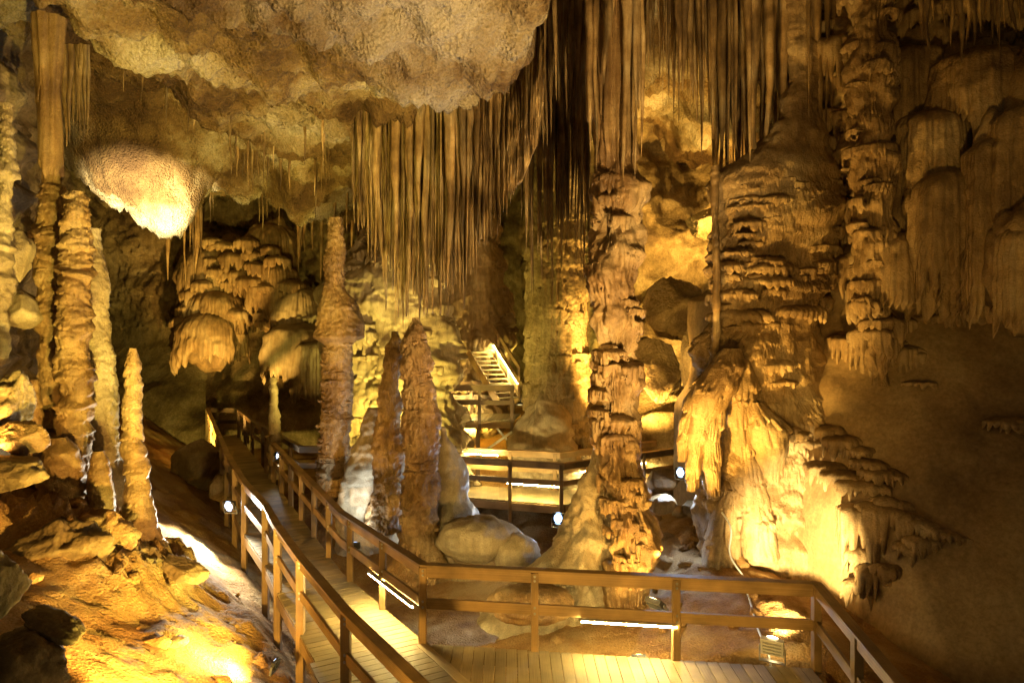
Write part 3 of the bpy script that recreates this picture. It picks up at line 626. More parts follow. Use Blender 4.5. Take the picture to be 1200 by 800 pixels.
# 3. middle
lab = '%s %s stalactite hanging in front of the dark fluted column'
for i in range(34):
    px = 612 + 80 * (i + random.random()) / 34
    stal(px, random.uniform(150, 185), random.uniform(14.8, 16), random.uniform(2, 4.5), random.uniform(70, 190), lab, 'stalactites before the fluted column', up=110)
lab = '%s %s stalactite clustered round the upper shaft of the massive column'
for i in range(14):
    px = 686 + 70 * (i + random.random()) / 14
    stal(px, -10, random.uniform(10.7, 11.2), random.uniform(2.5, 7), random.uniform(40, 240), lab, 'stalactites round the massive column', up=30)
lab = '%s %s dark stalactite in the recess beside the pale ceiling bulge'
for i in range(22):
    px = 636 + 60 * (i + random.random()) / 22
    stal(px, 35, random.uniform(12.2, 14.5), random.uniform(2.5, 5), random.uniform(50, 140), lab, 'stalactites in the dark recess', up=60)
# 4. small ones on the far left ceiling
lab = 'tiny straw stalactite on the rough ceiling at upper left'
for i in range(70):
    px = random.uniform(80, 430); d = random.uniform(14, 24)
    if px < 245 and d > 16.5: continue
    X = (px - 600) / F * d; z = float(ceil_z(np.array([X]), np.array([d]))[0]); py = 380 - z / d * F
    if 60 < py < 265: stal(px, py, d, random.uniform(1., 2.2), random.uniform(14, 50), lab, 'straw stalactites on the left ceiling', up=20)
lab = 'stalactite in the little bundle right of the tall thin column'
for i in range(9):
    stal(76 + i * 3.4, 88, random.uniform(11.7, 12.1), random.uniform(2.5, 4), random.uniform(50, 85), lab, 'stalactite bundle at far left', up=35)
lab = '%s %s stalactite hanging from the dark ceiling at the top right corner of the cave'
for i in range(22):
    stal(1075 + 130 * (i + random.random()) / 22, -5, random.uniform(10.2, 11.4), random.uniform(2, 5), random.uniform(25, 80), lab, 'stalactites at the top right', up=30)
lab = 'short stalactite under the far ceiling beside the golden cascade'
for i in range(26):
    px = random.uniform(345, 435) if i < 17 else random.uniform(196, 236)
    stal(px, 262, random.uniform(26, 29), random.uniform(2, 4), random.uniform(25, 70), lab, 'stalactites beside the golden cascade', up=40)
# pleated sheet at the right end of the long curtain
def curtain_sheet():
    n = 620; s = np.linspace(0, 1, n); v = np.linspace(0, 1, 48)
    px = 415 + 222 * s
    top = np.interp(px, [415, 470, 520, 560, 600, 637], [150, 142, 138, 126, 86, 40])
    bot = np.interp(px, [415, 440, 470, 520, 545, 565, 590, 612, 630, 637], [212, 265, 318, 325, 300, 268, 225, 212, 170, 120])
    d = np.interp(px, [415, 500, 560, 600, 637], [15.6, 14.7, 13.7, 12.6, 11.9])
    A, V = np.meshgrid(s, v, indexing='ij')
    rag = (.2 + 1.1 * noise(A * 110, .3 + 0 * A, .1 + 0 * A) + .6 * noise(A * 22, .7 + 0 * A, .1 + 0 * A)) * 60 * (1 - sst(.7, .9, A))
    py = (top - 25)[:, None] + (bot - top + 25)[:, None] * V + rag * V
    env = np.clip(.6 + 1.2 * noise(A * 8, V * .8, 11 + 0 * A), .1, 1.4); A2 = A + .012 * noise(A * 12, V * 2, 1 + 0 * A)
    dd = d[:, None] + (.14 * env * noise(A2 * 34, V * .9, 2 + 0 * A) + .13 * noise(A2 * 88, V * 1.2, 5 + 0 * A) * (1.6 - env)) + .07 * noise(A2 * 170, V * 3, 6 + 0 * A) + .05 * fbm(A * 30, V * 9, 4 + 0 * A, 3) + .25 * noise(A * 9, V * 1.1, 8 + 0 * A) - .5 * V * sst(.72, .95, A) * (1 - V) * 2
    P = np.stack([(px[:, None] - 600) / F * d[:, None] + 0 * V, dd, CZ - (py - 380) / F * d[:, None]], -1)
    back = P[:, ::-1].copy(); back[..., 1] += .10
    P = np.concatenate([P, back], 1)
    o = grid_obj('drapery_curtain', P, M['sheet'])
    tag(o, 'long pleated brown stone curtain hanging along the edge of the pale ceiling bulge', 'drapery')
curtain_sheet()

# ------------------------------------------------------------------ boulders
def boulder(px, py, d, rx, ry, label, seed, mat='wall', group=None, rough=1., rz=0, rd=None):
    nu, nv = 64, 40
    th = np.linspace(0, 2 * np.pi, nu, endpoint=False); ph = np.linspace(.02, np.pi - .02, nv)
    T, Pp = np.meshgrid(th, ph, indexing='ij')
    x = np.sin(Pp) * np.cos(T); y = np.sin(Pp) * np.sin(T); z = -np.cos(Pp)
    k = 1 + rough * (.28 * fbm(x * 1.2 + seed, y * 1.2, z * 1.2, 4) + .12 * (fbm(x * 2 + seed, y * 2, z * 2, 3, .5, True) - .6))
    if rough > .55:
        fr = random.Random(int(seed * 10))
        for _ in range(16):
            n = Vector((fr.gauss(0, 1), fr.gauss(0, 1), fr.gauss(0, 1))).normalized(); q = fr.uniform(.62, .95)
            dt = x * n.x + y * n.y + z * n.z
            k = np.where(dt > .05, np.minimum(k, q / np.maximum(dt, .05)), k)
        k = k * (1 + .05 * rough * fbm(x * 4 + seed, y * 4, z * 4, 4)) + .04 * rough * fbm(x * 9, y * 9, z * 9 + seed, 3)
    a = rx * d / F; b = ry * d / F; c = at(px, py, d)
    x, z = x * a * k, z * b * k; y = y * (rd * d / F if rd else (a + b) / 2) * k
    ca, sa = math.cos(R(rz)), math.sin(R(rz))
    P = np.stack([c.x + x * ca - z * sa, c.y + y, c.z + x * sa + z * ca], -1)
    return tag(grid_obj('boulder', P, M[mat], close_u=True), label, 'boulder', group)
boulder(15, 470, 9.6, 26, 34, 'jagged brown boulder at the far left edge, topmost of its heap', 1.)
boulder(22, 512, 9.3, 34, 20, 'flat orange boulder at the far left edge under the jagged one', 2.3, 'rust')
boulder(12, 555, 8.9, 40, 26, 'broad brown boulder at the far left edge, lowest of its heap', 3.1)
boulder(24, 365, 11.2, 22, 24, 'rounded pale stone perched on the left wall beside the columns', 4.2, 'pale', rough=.6)
boulder(12, 300, 10.8, 22, 36, 'tall yellow rock on the left wall at the picture edge', 5.7, 'pale')
boulder(10, 785, 6.2, 72, 52, 'big dark rock filling the lower left corner', 6.1, 'wall')
boulder(-8, 690, 6.4, 34, 52, 'dark upright rock at the left edge above the corner rock', 7.7, 'wall')
boulder(66, 732, 6.4, 38, 12, 'dark pointed stone slab jutting over the bright mound', 8.4, 'wall', rough=.8, rz=-24)
boulder(208, 752, 8.6, 14, 6.5, 'small pale loose stone lying on the bright mound', 9.2, 'pale', rough=.6)
boulder(216, 668, 10.2, 34, 13, 'dark rock ridge between the bright mound and the pale slope', 10.4, 'wall', rz=-20)
boulder(166, 652, 10.4, 22, 20, 'dark lump of rock at the foot of the thin lumpy stalagmite', 11.9, 'wall')
boulder(72, 648, 9.3, 56, 38, 'craggy brown outcrop on the left mound below the columns', 12.2, 'wall', rough=1.5)
boulder(120, 628, 9.9, 38, 32, 'craggy tan outcrop on the left mound beside the thin stalagmite', 13.5, 'floor', rough=1.5)
boulder(228, 548, 20.5, 32, 32, 'rounded brown boulder left of the far walkway', 14.8, 'mud', rough=.6)
boulder(254, 572, 17.6, 12, 18, 'yellow lit boulder touching the far walkway railing', 15.5, 'rust', rough=.6)
boulder(560, 630, 12.8, 46, 26, 'smooth brown boulder right of the thick scaly stalagmite', 16.3, 'pale', rough=.5)
boulder(604, 648, 12.6, 28, 22, 'rounded glossy boulder in the hollow in front of the blue lamp', 17.4, 'pale', rough=.5)
boulder(622, 706, 10.6, 50, 20, 'low reddish boulder just behind the platform railing', 18.1, 'rust', rough=.5)
boulder(776, 564, 14.5, 22, 15, 'tan boulder between the massive column and the white lamp, upper of two', 19.9, 'rust', rough=.7)
boulder(776, 590, 14.0, 20, 14, 'tan boulder between the massive column and the white lamp, lower of two', 20.5, 'rust', rough=.7)
boulder(812, 596, 13.8, 14, 10, 'small stone right of the white lamp by the flowstone', 21.2, 'wall', rough=.7)
boulder(790, 360, 20.5, 40, 40, 'golden cracked boulder in the middle of the rear chamber', 23.7, 'wall')
boulder(770, 432, 19.5, 34, 40, 'broad golden boulder low in the rear chamber', 24.8, 'wall', rough=.7)
boulder(826, 262, 23, 24, 20, 'brown boulder below the ledge of the rear chamber', 25.3, 'wall')
boulder(815, 415, 17.5, 18, 48, 'tall olive rock slab leaning beside the terraced flowstone', 26.4, 'wall', rough=1.2)

def small_stone_mesh(seed):
    nu, nv = 12, 8
    th = np.linspace(0, 2 * np.pi, nu, endpoint=False); ph = np.linspace(.02, np.pi - .02, nv)
    T, Q = np.meshgrid(th, ph, indexing='ij')
    x = np.sin(Q) * np.cos(T); y = np.sin(Q) * np.sin(T); z = -np.cos(Q)
    k = 1 + .5 * fbm(x * 1.3 + seed, y * 1.3, z * 1.3, 3)
    me = np_mesh('stone', np.stack([x * k, y * k * .8, z * k * .6], -1).reshape(-1, 3), grid_quads(nu, nv, True)); me.materials.append(M['floor']); return me
STONES = [small_stone_mesh(i * 2.9) for i in range(6)]
rs = random.Random(11)
def scatter(n, x0, x1, y0, y1, s0, s1, label, group):
    for i in range(n):
        x = rs.uniform(x0, x1); y = rs.uniform(y0, y1)
        z = float(floor_z(np.array([x]), np.array([y]))[0])
        if wl(y) - .1 < x < wl(y) + 1.7: continue
        o = bpy.data.objects.new('stone', rs.choice(STONES)); r_ = s0 + (s1 - s0) * rs.random() ** 2
        o.location = (x, y, z + r_ * .15); o.scale = (r_, r_, r_); o.rotation_euler = (rs.uniform(-.3, .3), rs.uniform(-.3, .3), rs.uniform(0, 6))
        tag(link(o), label, 'stone', group)
scatter(46, -7, -3.2, 8.2, 12.5, .04, .16, 'small brown stone lying loose on the left mound', 'loose stones on the left mound')
scatter(30, -.5, 4.2, 9.8, 12.6, .04, .14, 'small brown stone on the ground behind the platform railing', 'loose stones behind the platform')
scatter(24, 2.6, 4.2, 12, 16, .08, .26, 'tan rubble stone between the massive column and the root-like flowstone', 'rubble beside the massive column')
def cable(pts, r, mat, label):
    nu = 6; P = []
    n = len(pts)
    for i, p in enumerate(pts):
        t = (pts[min(i + 1, n - 1)] - pts[max(i - 1, 0)]).normalized(); a = t.cross(Vector((0, .3, 1))).normalized(); b = t.cross(a)
        P.append([p + (a * math.cos(q) + b * math.sin(q)) * r for q in np.linspace(0, TAU, nu, endpoint=False)])
    G = np.array([[list(v) for v in row] for row in P]).transpose(1, 0, 2)
    tag(grid_obj('cable', G, M[mat], close_u=True), label, 'cable')
def on_floor(x, y): return Vector((x, y, float(floor_z(np.array([x]), np.array([y]))[0]) + .05))
cable([on_floor(3.45 + .45 * math.sin(t * 2.2) * t, 9.05 + 2.6 * t) for t in np.linspace(0, 1, 30)], .016, 'grey', 'pale cable running back from the grey floodlight over the orange ground')
cable([at(846 + 22 * t + 5 * math.sin(t * 7), 600 + 75 * t, 11.7) for t in np.linspace(0, 1, 24)], .016, 'grey', 'pale cable hanging in the dark crack below the root-like flowstone')
# ------------------------------------------------------------------ timber
def box_mesh(name='board', bev=.006):
    # unit box with chamfered long edges, x is the long axis
    b = .5; e = .06
    sec = [(-b, -b + e), (-b + e, -b), (b - e, -b), (b, -b + e), (b, b - e), (b - e, b), (-b + e, b), (-b, b - e)]
    V = [(x, y, z) for x in (-.5, .5) for y, z in sec]
    Fc = [(i, (i + 1) % 8, 8 + (i + 1) % 8, 8 + i) for i in range(8)] + [tuple(range(7, -1, -1)), tuple(range(8, 16))]
    me = bpy.data.meshes.new(name); me.from_pydata(V, [], Fc); me.update(); return me
BOX = {}
def box(name, a, b, w, h, mat, parent=None, up=(0, 0, 1)):
    """a board from a to b, w wide (sideways), h tall"""
    a = Vector(a); b = Vector(b)
    if mat not in BOX:
        BOX[mat] = box_mesh(); BOX[mat].materials.append(M[mat])
    o = bpy.data.objects.new(name, BOX[mat])
    x = (b - a); L_ = x.length; x = x / L_
    u = Vector(up)
    if abs(x.dot(u)) > .99: u = Vector((0, 1, 0))
    y = u.cross(x).normalized(); z = x.cross(y)
    m = Matrix((x, y, z)).transposed().to_4x4(); m.translation = (a + b) / 2
    m = m @ Matrix.Diagonal((L_, w, h, 1))
    link(o, parent)
    if parent is not None: o.matrix_parent_inverse = Matrix.Identity(4); m = Matrix.Translation(-Vector(parent.location)) @ m
    o.matrix_basis = m
    return o
def P3(p, z=0.): return Vector((p[0], p[1], z))
def lerp_path(path, s):
    acc = 0
    for a, b in zip(path[:-1], path[1:]):
        L_ = (Vector(b) - Vector(a)).length
        if s <= acc + L_ or (b == path[-1]): return Vector(a) + (Vector(b) - Vector(a)) * ((s - acc) / L_)
        acc += L_
def path_len(path): return sum((Vector(b) - Vector(a)).length for a, b in zip(path[:-1], path[1:]))
_bolt = []
def bolt(p, root):
    if not _bolt:
        me = bpy.data.meshes.new('bolt'); n = 8
        V = [(.018 * math.cos(q), 0, .018 * math.sin(q)) for q in np.linspace(0, 2 * np.pi, n, endpoint=False)]; V += [(x * .8, -.012, z_) for x, _, z_ in V]
        me.from_pydata(V, [], [(i, (i + 1) % n, n + (i + 1) % n, n + i) for i in range(n)] + [tuple(range(n, 2 * n))]); me.materials.append(M['metal']); _bolt.append(me)
    o = bpy.data.objects.new('bolt', _bolt[0]); o.location = p - Vector(root.location) if root else p; link(o, root)
def railing(path, label, posts, z=0., mat='wood', H=1.06, foot=None, group='wooden handrails', ends=(True, True), w=.10):
    """path: [(x, y)] ; posts: list of distances along it (None = at corners only)"""
    root = empty('wooden_railing', (path[0][0], path[0][1], z), label, 'railing', group)
    ft = foot if foot is not None else -.3
    for s in posts:
        p = lerp_path(path, s)
        box('post', P3(p, z + ft), P3(p, z + H - .012), w, w, mat, root)
        if p.y < 13.5 and mat == 'wood':
            sd = -1 if p.x > 3.7 else 1
            for zz in (H - .05, H - .11, .59, .51):
                q = Vector((p.x, p.y - w / 2 - .002, z + zz)); bolt(q, root)
    for a, b in zip(path[:-1], path[1:]):
        dr = (Vector(b) - Vector(a)).normalized() * .02
        for nm, zz, hh in (('top_rail', H - .075, .15), ('mid_rail', .55, .14)):
            box(nm, P3(Vector(a) - dr, z + zz), P3(Vector(b) + dr, z + zz + random.uniform(-.006, .006)), .045, hh, mat, root)
        box('hand_board', P3(Vector(a) - dr, z + H + .018), P3(Vector(b) + dr, z + H + .018), .13, .034, mat, root)
    return root
Lp = [(-.55, 5.9), (-.88, 6.38), (-1.93, 7.93), (-3.02, 9.75), (-3.86, 11.25), (-4.54, 12.58), (-5.64, 14.4), (-7.3, 17.5), (-12.08, 27.07)]
Rp = [(-1.23, 9.45), (-3.03, 12.1), (-7.3, 20.3)]
Pp_ = [(-1.23, 9.45), (3.9, 8.75), (3.6, 6.3), (3.55, 5.2)]
def cum(path):
    out = [0]
    for a, b in zip(path[:-1], path[1:]): out.append(out[-1] + (Vector(b) - Vector(a)).length)
    return out
def spread(path, step, first=0.):
    L_ = path_len(path); n = max(1, round((L_ - first) / step)); return [first + (L_ - first) * i / n for i in range(n + 1)]
cl = cum(Lp)
railing(Lp, 'weathered wooden railing on the left side of the long walkway', [cl[1] * .2] + cl[2:-1] + [cl[-2] + (cl[-1] - cl[-2]) * i / 6 for i in range(1, 7)] + [(cl[2] + cl[3]) / 2 * 0 + cl[6] * .5 + cl[7] * .5], foot=-1.5, w=.11)
railing(Rp, 'weathered wooden railing on the right side of the long walkway', [.02] + spread(Rp, 1.35)[1:], foot=-.5)
railing(Pp_, 'wooden railing round the front and right side of the near platform', [0.0, 1.55, 3.42, 5.18, 6.55, 8.2], foot=-.5)
Fp = [(-12.08, 27.07), (-10.9, 27.07), (-8.9, 23.5), (-5.77, 18.6), (-5.1, 18.6)]
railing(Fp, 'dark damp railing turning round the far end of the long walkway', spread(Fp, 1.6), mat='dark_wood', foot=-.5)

# the deck of the long walkway
wk = empty('boardwalk', (-4, 13, -.1), 'long plank boardwalk running back to the left between two railings', 'boardwalk')
cL = [(-1.23 - 1.62, 9.25)] + Lp[3:]
nn = 152
l0 = Vector((-2.62, 9.05)); 
La = [tuple(l0)] + Lp[3:]; Ra = [(-1.23, 9.45), (-3.03, 12.1), (-7.3, 20.3), (-10.9, 27.07)]
wL = path_len(La); wR = path_len(Ra)
# planks square to the walkway axis
ax0 = (Vector(La[0]) + Vector(Ra[0])) / 2; ax1 = (Vector(La[-1]) + Vector(Ra[-1])) / 2
axd = (ax1 - ax0).normalized(); axn = Vector((axd.y, -axd.x))
def cross_x(path, Y):
    pts = sorted(path, key=lambda p: p[1]); return np.interp(Y, [p[1] for p in pts], [p[0] for p in pts])
Ltot = (ax1 - ax0).length
pw = .142
for i in range(int(Ltot / pw)):
    c = ax0 + axd * (i + .5) * pw
    # ends where the plank line meets both edges
    def hit(path, sgn):
        best = None
        for a, b in zip(path[:-1], path[1:]):
            a = Vector(a); b = Vector(b); e = b - a
            den = axn.x * e.y - axn.y * e.x
            if abs(den) < 1e-6: continue
            w_ = a - c; t = (w_.x * e.y - w_.y * e.x) / den; u = (w_.x * axn.y - w_.y * axn.x) / den
            if -.3 <= u <= 1.3 and (best is None or abs(u - .5) < best[1]): best = (t, abs(u - .5))
        return best[0] if best else sgn * .7
    t0 = hit(La, -1); t1 = hit(Ra, 1)
    box('plank', P3(c + axn * (t0 - .02), -.018 + random.uniform(-.003, .003)), P3(c + axn * (t1 + .02), -.018 + random.uniform(-.003, .003)), pw - .008, .036, 'deck', wk)
for path in (La, Ra):
    for a, b in zip(path[:-1], path[1:]): box('stringer', P3(a, -.135), P3(b, -.135), .06, .18, 'wood', wk)
# the near platform: boards run away from the camera
pf = empty('viewing_platform', (1.4, 7.5, -.1), 'near plank platform with its boards running towards the railing', 'platform')
xs_ = np.arange(-1.02, 3.9, .145)
for x in xs_:
    yf = 9.45 + (x + 1.23) / 5.13 * (-.7) - .02
    y0 = 5.2
    # left boundary: the diagonal joint with the walkway
    yj = np.interp(x, [-1.2, -.45, 5], [9.4, 8.2, 5.2]) if x < -.45 else 5.2
    cut = 0 if random.random() < .4 else random.uniform(6.3, 8.4)
    z = -.018 + random.uniform(-.003, .003)
    y0 = max(5.2, yj)
    if cut and y0 + .6 < cut < yf - .4:
        box('plank', (x, y0, z), (x, cut - .004, z), .137, .036, 'deck', pf); box('plank', (x, cut + .004, z), (x, yf, z), .137, .036, 'deck', pf)
    elif yf - y0 > .1: box('plank', (x, y0, z), (x, yf, z), .137, .036, 'deck', pf)
box('fascia', (-1.23, 9.44, -.14), (3.9, 8.74, -.14), .05, .19, 'wood', pf)
box('fascia', (3.92, 8.7, -.14), (3.58, 5.2, -.14), .05, .19, 'wood', pf)
# planks of the walkway between the joint and the camera
wk2 = empty('boardwalk', (-1.5, 7.6, -.1), 'nearest piece of plank boardwalk at the bottom of the picture', 'boardwalk')
for i in range(1, 32):
    c = ax0 - axd * (i - .5) * pw
    if c.y < 5.2: break
    jn = np.interp(c.y, [5.2, 8.2, 9.4], [.6, -.50, -1.25])
    tr = (jn - c.x) / axn.x
    tr = min(tr, 1.6) if tr > 0 else tr
    tl = (cross_x(Lp, c.y) - c.x) / axn.x - .35 * 0
    tl = -(.0 + 0.80)
    box('plank', P3(c + axn * tl, -.018 + random.uniform(-.003, .003)), P3(c + axn * max(tr * .86, tl + .3), -.018), pw - .008, .036, 'deck', wk2)
box('joint_board', (-1.25, 9.4, -.012), (-.40, 8.12, -.012), .14, .04, 'deck', wk2)
box('stringer', (-2.62, 9.05, -.135), (-.55, 5.9, -.135), .06, .18, 'wood', wk2)

# lower walkway in the middle of the cave
def bridge(path_f, path_b, z, label, rl, rb, n):
    root = empty('footbridge', (path_f[0][0], path_f[0][1], z - .1), label, 'footbridge')
    Lf = path_len(path_f); Lb = path_len(path_b)
    for i in range(n):
        a = lerp_path(path_f, Lf * (i + .5) / n); b = lerp_path(path_b, Lb * (i + .5) / n)
        box('plank', P3(a, z - .018), P3(b, z - .018), Lf / n - .01, .036, 'deck', root)
    for p in (path_f, path_b):
        for a, b in zip(p[:-1], p[1:]): box('stringer', P3(a, z - .14), P3(b, z - .14), .07, .20, 'wood', root)
    return root
zb = -.30
bf = [(-1.35, 18.6), (1.35, 17.8), (4.9, 20.0)]; bb = [(-1.35, 20.0), (1.35, 19.3), (4.6, 21.3)]
bridge(bf, bb, zb, 'lit plank footbridge crossing the hollow in the middle of the cave', '', '', 40)
railing(bf, 'front railing of the lit footbridge in the middle of the cave', [0.02, 1.35, 2.75, 4.3, 5.6, 6.9], z=zb, foot=-1.4)
railing(bb, 'rear railing of the lit footbridge in the middle of the cave', spread(bb, 1.4), z=zb)
# upper platform and stairs
zu = 1.45
uf = [(-2.35, 21.0), (.05, 21.0)]; ub = [(-2.35, 22.6), (.3, 22.6)]
up_ = bridge(uf, ub, zu, 'small raised plank landing on stilts below the stairs', '', '', 18)
for x, y in ((-1.95, 21.05), (-1.05, 21.05), (0., 21.05), (-1.2, 22.5), (.2, 22.5)):
    box('stilt', (x, y, -.6), (x, y, zu - .2), .12, .12, 'dark_wood', up_)
box('brace', (-1.0, 21.0, .4), (0., 21.0, 1.1), .05, .07, 'metal', up_); box('brace', (-.5, 21.3, 1.2), (.1, 21.3, .5), .05, .07, 'metal', up_)
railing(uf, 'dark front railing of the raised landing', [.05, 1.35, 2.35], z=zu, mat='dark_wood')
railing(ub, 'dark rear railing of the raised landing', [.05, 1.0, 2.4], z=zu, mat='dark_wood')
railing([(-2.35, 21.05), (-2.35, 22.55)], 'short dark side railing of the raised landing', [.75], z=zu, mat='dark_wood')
st = empty('staircase', (.2, 22, zu), 'steep open wooden stairs with a lit handrail climbing left from the landing', 'staircase')
sa = at(607, 466, 21.9); sb = at(571, 408, 23.0)
sw = Vector((-.62, -.42, 0))
for i in range(11):
    p = sa.lerp(sb, (i + .5) / 11)
    box('tread', p + Vector((.02, 0, -.05)), p + sw + Vector((0, 0, -.05)), .26, .04, 'deck', st)
for off in (Vector((0, 0, 0)), sw): box('stringer', sa + off + Vector((0, 0, -.12)), sb + off + Vector((0, 0, -.12)), .06, .24, 'wood', st)
for h in (.5, .95): box('handrail', sa + Vector((.05, 0, h)), sb + Vector((.05, 0, h)), .06, .12, 'wood', st)
for t in (.02, .35, .68, .98): p = sa.lerp(sb, t) + Vector((.05, 0, 0)); box('post', p - Vector((0, 0, .15)), p + Vector((0, 0, .98)), .08, .08, 'wood', st)
box('lining_panel', sa + Vector((.09, 0, .25)), sb + Vector((.09, 0, .25)), .02, .42, 'deck', st)

# ------------------------------------------------------------------ lamps
def add_light(parent, pos, target, power, color, angle, blend=.6, size=.06):
    l = bpy.data.lights.new('flood_lamp', 'SPOT'); l.energy = power * PW; l.color = color; l.spot_size = R(angle); l.spot_blend = blend; l.shadow_soft_size = size
    o = bpy.data.objects.new('flood_lamp', l); COL.objects.link(o)
    q = (Vector(target) - Vector(pos)).to_track_quat('-Z', 'Y')
    o.location = Vector(pos) + (Vector(target) - Vector(pos)).normalized() * .12; o.rotation_mode = 'QUATERNION'; o.rotation_quaternion = q
    return o
_solid = {}
def fixture(pos, target, label, lens='lens_warm', size=1., pole=None, case='black'):
    """floodlight: casing with fins, lens, U bracket and foot"""
    pos = Vector(pos)
    root = empty('floodlight', pos, label, 'lamp', 'cave floodlights')
    q = (Vector(target) - pos).to_track_quat('-Z', 'Y'); mq = q.to_matrix()
    ex, ey, ez = mq.col[0], mq.col[1], -mq.col[2]
    s = .26 * size
    f = lambda a, b, c: pos + ex * a * s + ey * b * s + ez * c * s
    box('casing', f(-.5, 0, 0), f(.5, 0, 0), .75 * s, .3 * s, case, root, up=ez)
    nl = 18; V = [f(0, 0, .2)] + [f(.27 * math.cos(q) , .27 * math.sin(q), .17) for q in np.linspace(0, TAU, nl, endpoint=False)] + [f(.46 * math.cos(q), .46 * math.sin(q), .13) for q in np.linspace(0, TAU, nl, endpoint=False)]
    me = bpy.data.meshes.new('lens'); me.from_pydata([v - pos for v in V], [], [(0, 1 + i, 1 + (i + 1) % nl) for i in range(nl)] + [(1 + i, 1 + nl + i, 1 + nl + (i + 1) % nl, 1 + (i + 1) % nl) for i in range(nl)]); me.update(); me.materials.append(M[lens]); me.materials.append(M['lens_ring'] if lens == 'lens_cool' else M[lens])
    for f_ in list(me.polygons)[nl:]: f_.material_index = 1
    link(bpy.data.objects.new('lens', me), root)
    for k in range(4): box('cooling_fin', f(-.4, -.24 + .16 * k, -.2), f(.4, -.24 + .16 * k, -.2), .03 * s, .14 * s, case, root, up=ez)
    for sx in (-.56, .56): box('bracket', f(sx, 0, 0), f(sx, -.7, -.1), .05 * s, .18 * s, 'metal', root, up=ez)
    box('bracket', f(-.58, -.7, -.1), f(.58, -.7, -.1), .05 * s, .18 * s, 'metal', root, up=ez)
    if pole: box('stake', f(0, -.7, -.1), Vector(pole), .04, .04, 'metal', root)
    return root
def flood(pos, target, label, power, color, angle, lens='lens_warm', size=1., **kw):
    r = fixture(pos, target, label, lens, size, **kw)
    add_light(r, pos, target, power, color, angle)
    return r
# cool lamp on the left slope beside the walkway
flood(at(269, 592, 14.6), at(212, 640, 13.0), 'glaring white floodlight beside the walkway lighting the pale slope', 260, (1, .93, .75), 130, 'lens_cool')
# strong warm lamp under the walkway edge on the left mound
flood(at(322, 778, 9.0), at(200, 720, 9.2), 'bright little lamp under the left edge of the walkway', 200, GOLD, 140, 'lens_cool', .6)
flood(Vector((-3.25, 6.5, .8)), at(135, 660, 10.0), 'warm floodlight below the bottom edge aimed up the left mound', 330, WARM, 110)
# ceiling hot spot and left
flood(at(119, 385, 15.3), at(160, 258, 18.6), 'floodlight hidden behind the left columns aimed at the low ceiling', 2700, (1, .82, .46), 32)
flood(at(220, 560, 21.4), at(288, 330, 29), 'floodlight behind the rounded boulder aimed at the golden cascade', 1000, WARM, 62)
flood(at(30, 560, 9.6) + Vector((0, -.9, .3)), at(60, 300, 11.6), 'floodlight at the far left heap aimed up the columns', 60, WARM, 110)
# middle
flood(at(655, 607, 16.2), at(560, 610, 13.0), 'blue white floodlight hanging under the footbridge', 120, BLUE, 150, 'lens_cool', 1.2)
flood(at(798, 553, 14.2), at(700, 600, 11.2), 'blue white floodlight on the rubble right of the massive column', 60, BLUE, 150, 'lens_cool', .9)
flood(at(324, 533, 18.4), at(480, 560, 17.8), 'twin white lamp on the walkway railing by the candle stalagmite', 60, COOL, 50, 'lens_cool', .8)
flood(Vector((-3.05, 13.3, .1)), at(432, 545, 15.0), 'white floodlight under the right railing aimed at the pale mound', 30, COOL, 80, 'lens_cool', .7)
flood(at(540, 520, 21.8), at(545, 400, 23.4), 'yellow floodlight under the raised landing aimed at the fluted wall', 620, GOLD, 140)
flood(at(610, 470, 23.6), at(600, 380, 26), 'yellow floodlight beside the stairs', 260, GOLD, 140)
flood(at(445, 560, 17.2), at(455, 400, 20.2), 'floodlight behind the stalagmite pair aimed at the flowstone bank', 420, GOLD, 120)
flood(at(722, 520, 19.0), at(780, 330, 23), 'floodlight in the rear chamber aimed at the golden rocks', 1400, WARM, 100)
flood(at(870, 300, 21), at(800, 180, 26), 'floodlight behind the terraced flowstone aimed at the rear ceiling', 500, WARM, 110)
flood(at(960, 230, 20), at(985, 120, 25), 'white floodlight behind the right stalactites', 500, COOL, 80)
# right
flood(at(905, 757, 9.0), at(945, 600, 12.6), 'grey floodlight on the orange ground behind the platform railing aimed at the niche', 800, PALE, 50, size=1.1, case='grey')
flood(at(768, 706, 10.3), at(868, 420, 12.3), 'floodlight at the foot of the terraced flowstone aimed upwards', 480, WARM, 52)
flood(Vector((1.75, 9.45, -.2)), Vector((1.75, 11.0, 2.0)), 'floodlight behind the platform edge aimed up the massive column', 110, WARM, 95, size=.7)
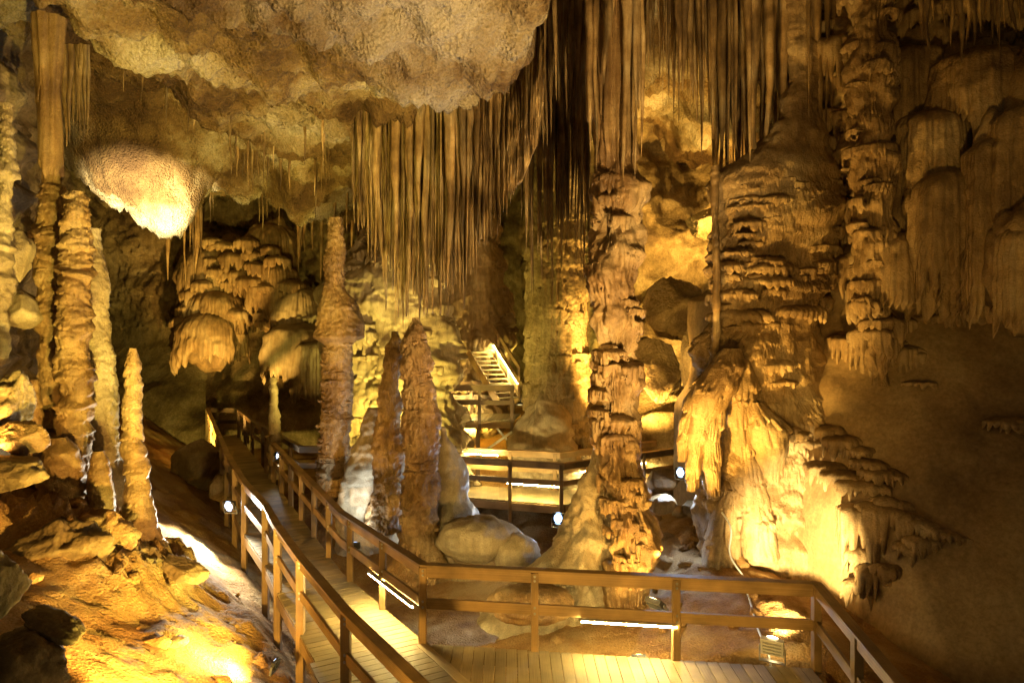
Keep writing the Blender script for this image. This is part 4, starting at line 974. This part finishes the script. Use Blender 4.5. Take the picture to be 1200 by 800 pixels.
# general light from unseen lamps below the view, then added fill deeper in
flood(Vector((2.4, 5.0, 1.2)), Vector((-2.2, 12.5, 9.0)), 'floodlight on the near platform aimed at the pale ceiling bulge', 950, (1, .68, .27), 85)
flood(Vector((2.6, 3.4, 1.5)), Vector((3.5, 13, 8.5)), 'added front fill lamp below the view aimed at the right stalactites', 170, WARM, 80)  # unseen frontal fill, added to lift the right side
flood(Vector((-.4, 3.6, 1.3)), Vector((1.3, 10.8, .9)), 'added front fill lamp low below the view aimed at the foot of the massive column', 230, WARM, 68)  # added front fill for the column and the ground behind the railing
flood(at(730, 490, 14.0), at(800, 330, 20), 'added fill lamp hidden behind the massive column aimed into the rear chamber', 260, WARM, 70)  # extra lamp added to light the boulders from the front, kept out of sight
flood(at(238, 560, 21.3), at(300, 440, 28), 'dim added fill lamp hidden behind the rounded boulder aimed at the smooth slope', 200, GOLD, 105)  # invented soft fill for the dark slope beyond the walkway
flood(Vector((-2.9, 5.3, .7)), Vector((-7.2, 16.5, 9.6)), 'added fill lamp below the view aimed at the rough left ceiling', 800, GOLD, 58)  # unseen lamp added to brighten the ceiling at upper left
# LED strips under the rails
def strip(a, b, label):
    a = Vector(a); b = Vector(b)
    r = empty('strip_light', (a + b) / 2, label, 'lamp', 'strip lights under the rails')
    bpy.context.view_layer.update()
    box('diffuser', a, b, .02, .018, 'strip', r)
    box('channel', a + Vector((0, 0, .028)), b + Vector((0, 0, .028)), .05, .02, 'metal', r)
def on(p, q, t0, t1, z, off=(0, 0)):
    p = Vector(p); q = Vector(q); o = Vector(off)
    a = p.lerp(q, t0) + o; b = p.lerp(q, t1) + o
    return Vector((a.x, a.y, z)), Vector((b.x, b.y, z))
strip(*on(Rp[0], Rp[1], .06, .55, .44, (-.06, -.04)), 'lit strip light under the walkway rail by the corner post')
strip(*on(Pp_[0], Pp_[1], .42, .66, .44, (0, -.05)), 'lit strip light under the front rail of the near platform')
strip(*on(bf[0], bf[1], .0, .35, zb + .97, (0, 1.1)), 'lit strip light at the left on the footbridge')
strip(*on(bf[0], bf[1], .45, .95, zb + .44, (0, .06)), 'lit strip light in the centre of the footbridge')
strip(*on(bb[1], bb[2], .2, .85, zb + .46, (0, -.06)), 'lit strip light at the right on the footbridge')
strip(*on(uf[0], uf[1], .1, .5, zu + .48, (0, 1.0)), 'lit strip light on the raised landing')
strip(sa + Vector((.0, 0, .45)), sb + Vector((.0, 0, .45)), 'lit strip light along the stair handrail')

if 0: print('TRIS', sum(len(o.data.polygons) * 2 for o in bpy.data.objects if o.type == 'MESH') / 1e6)
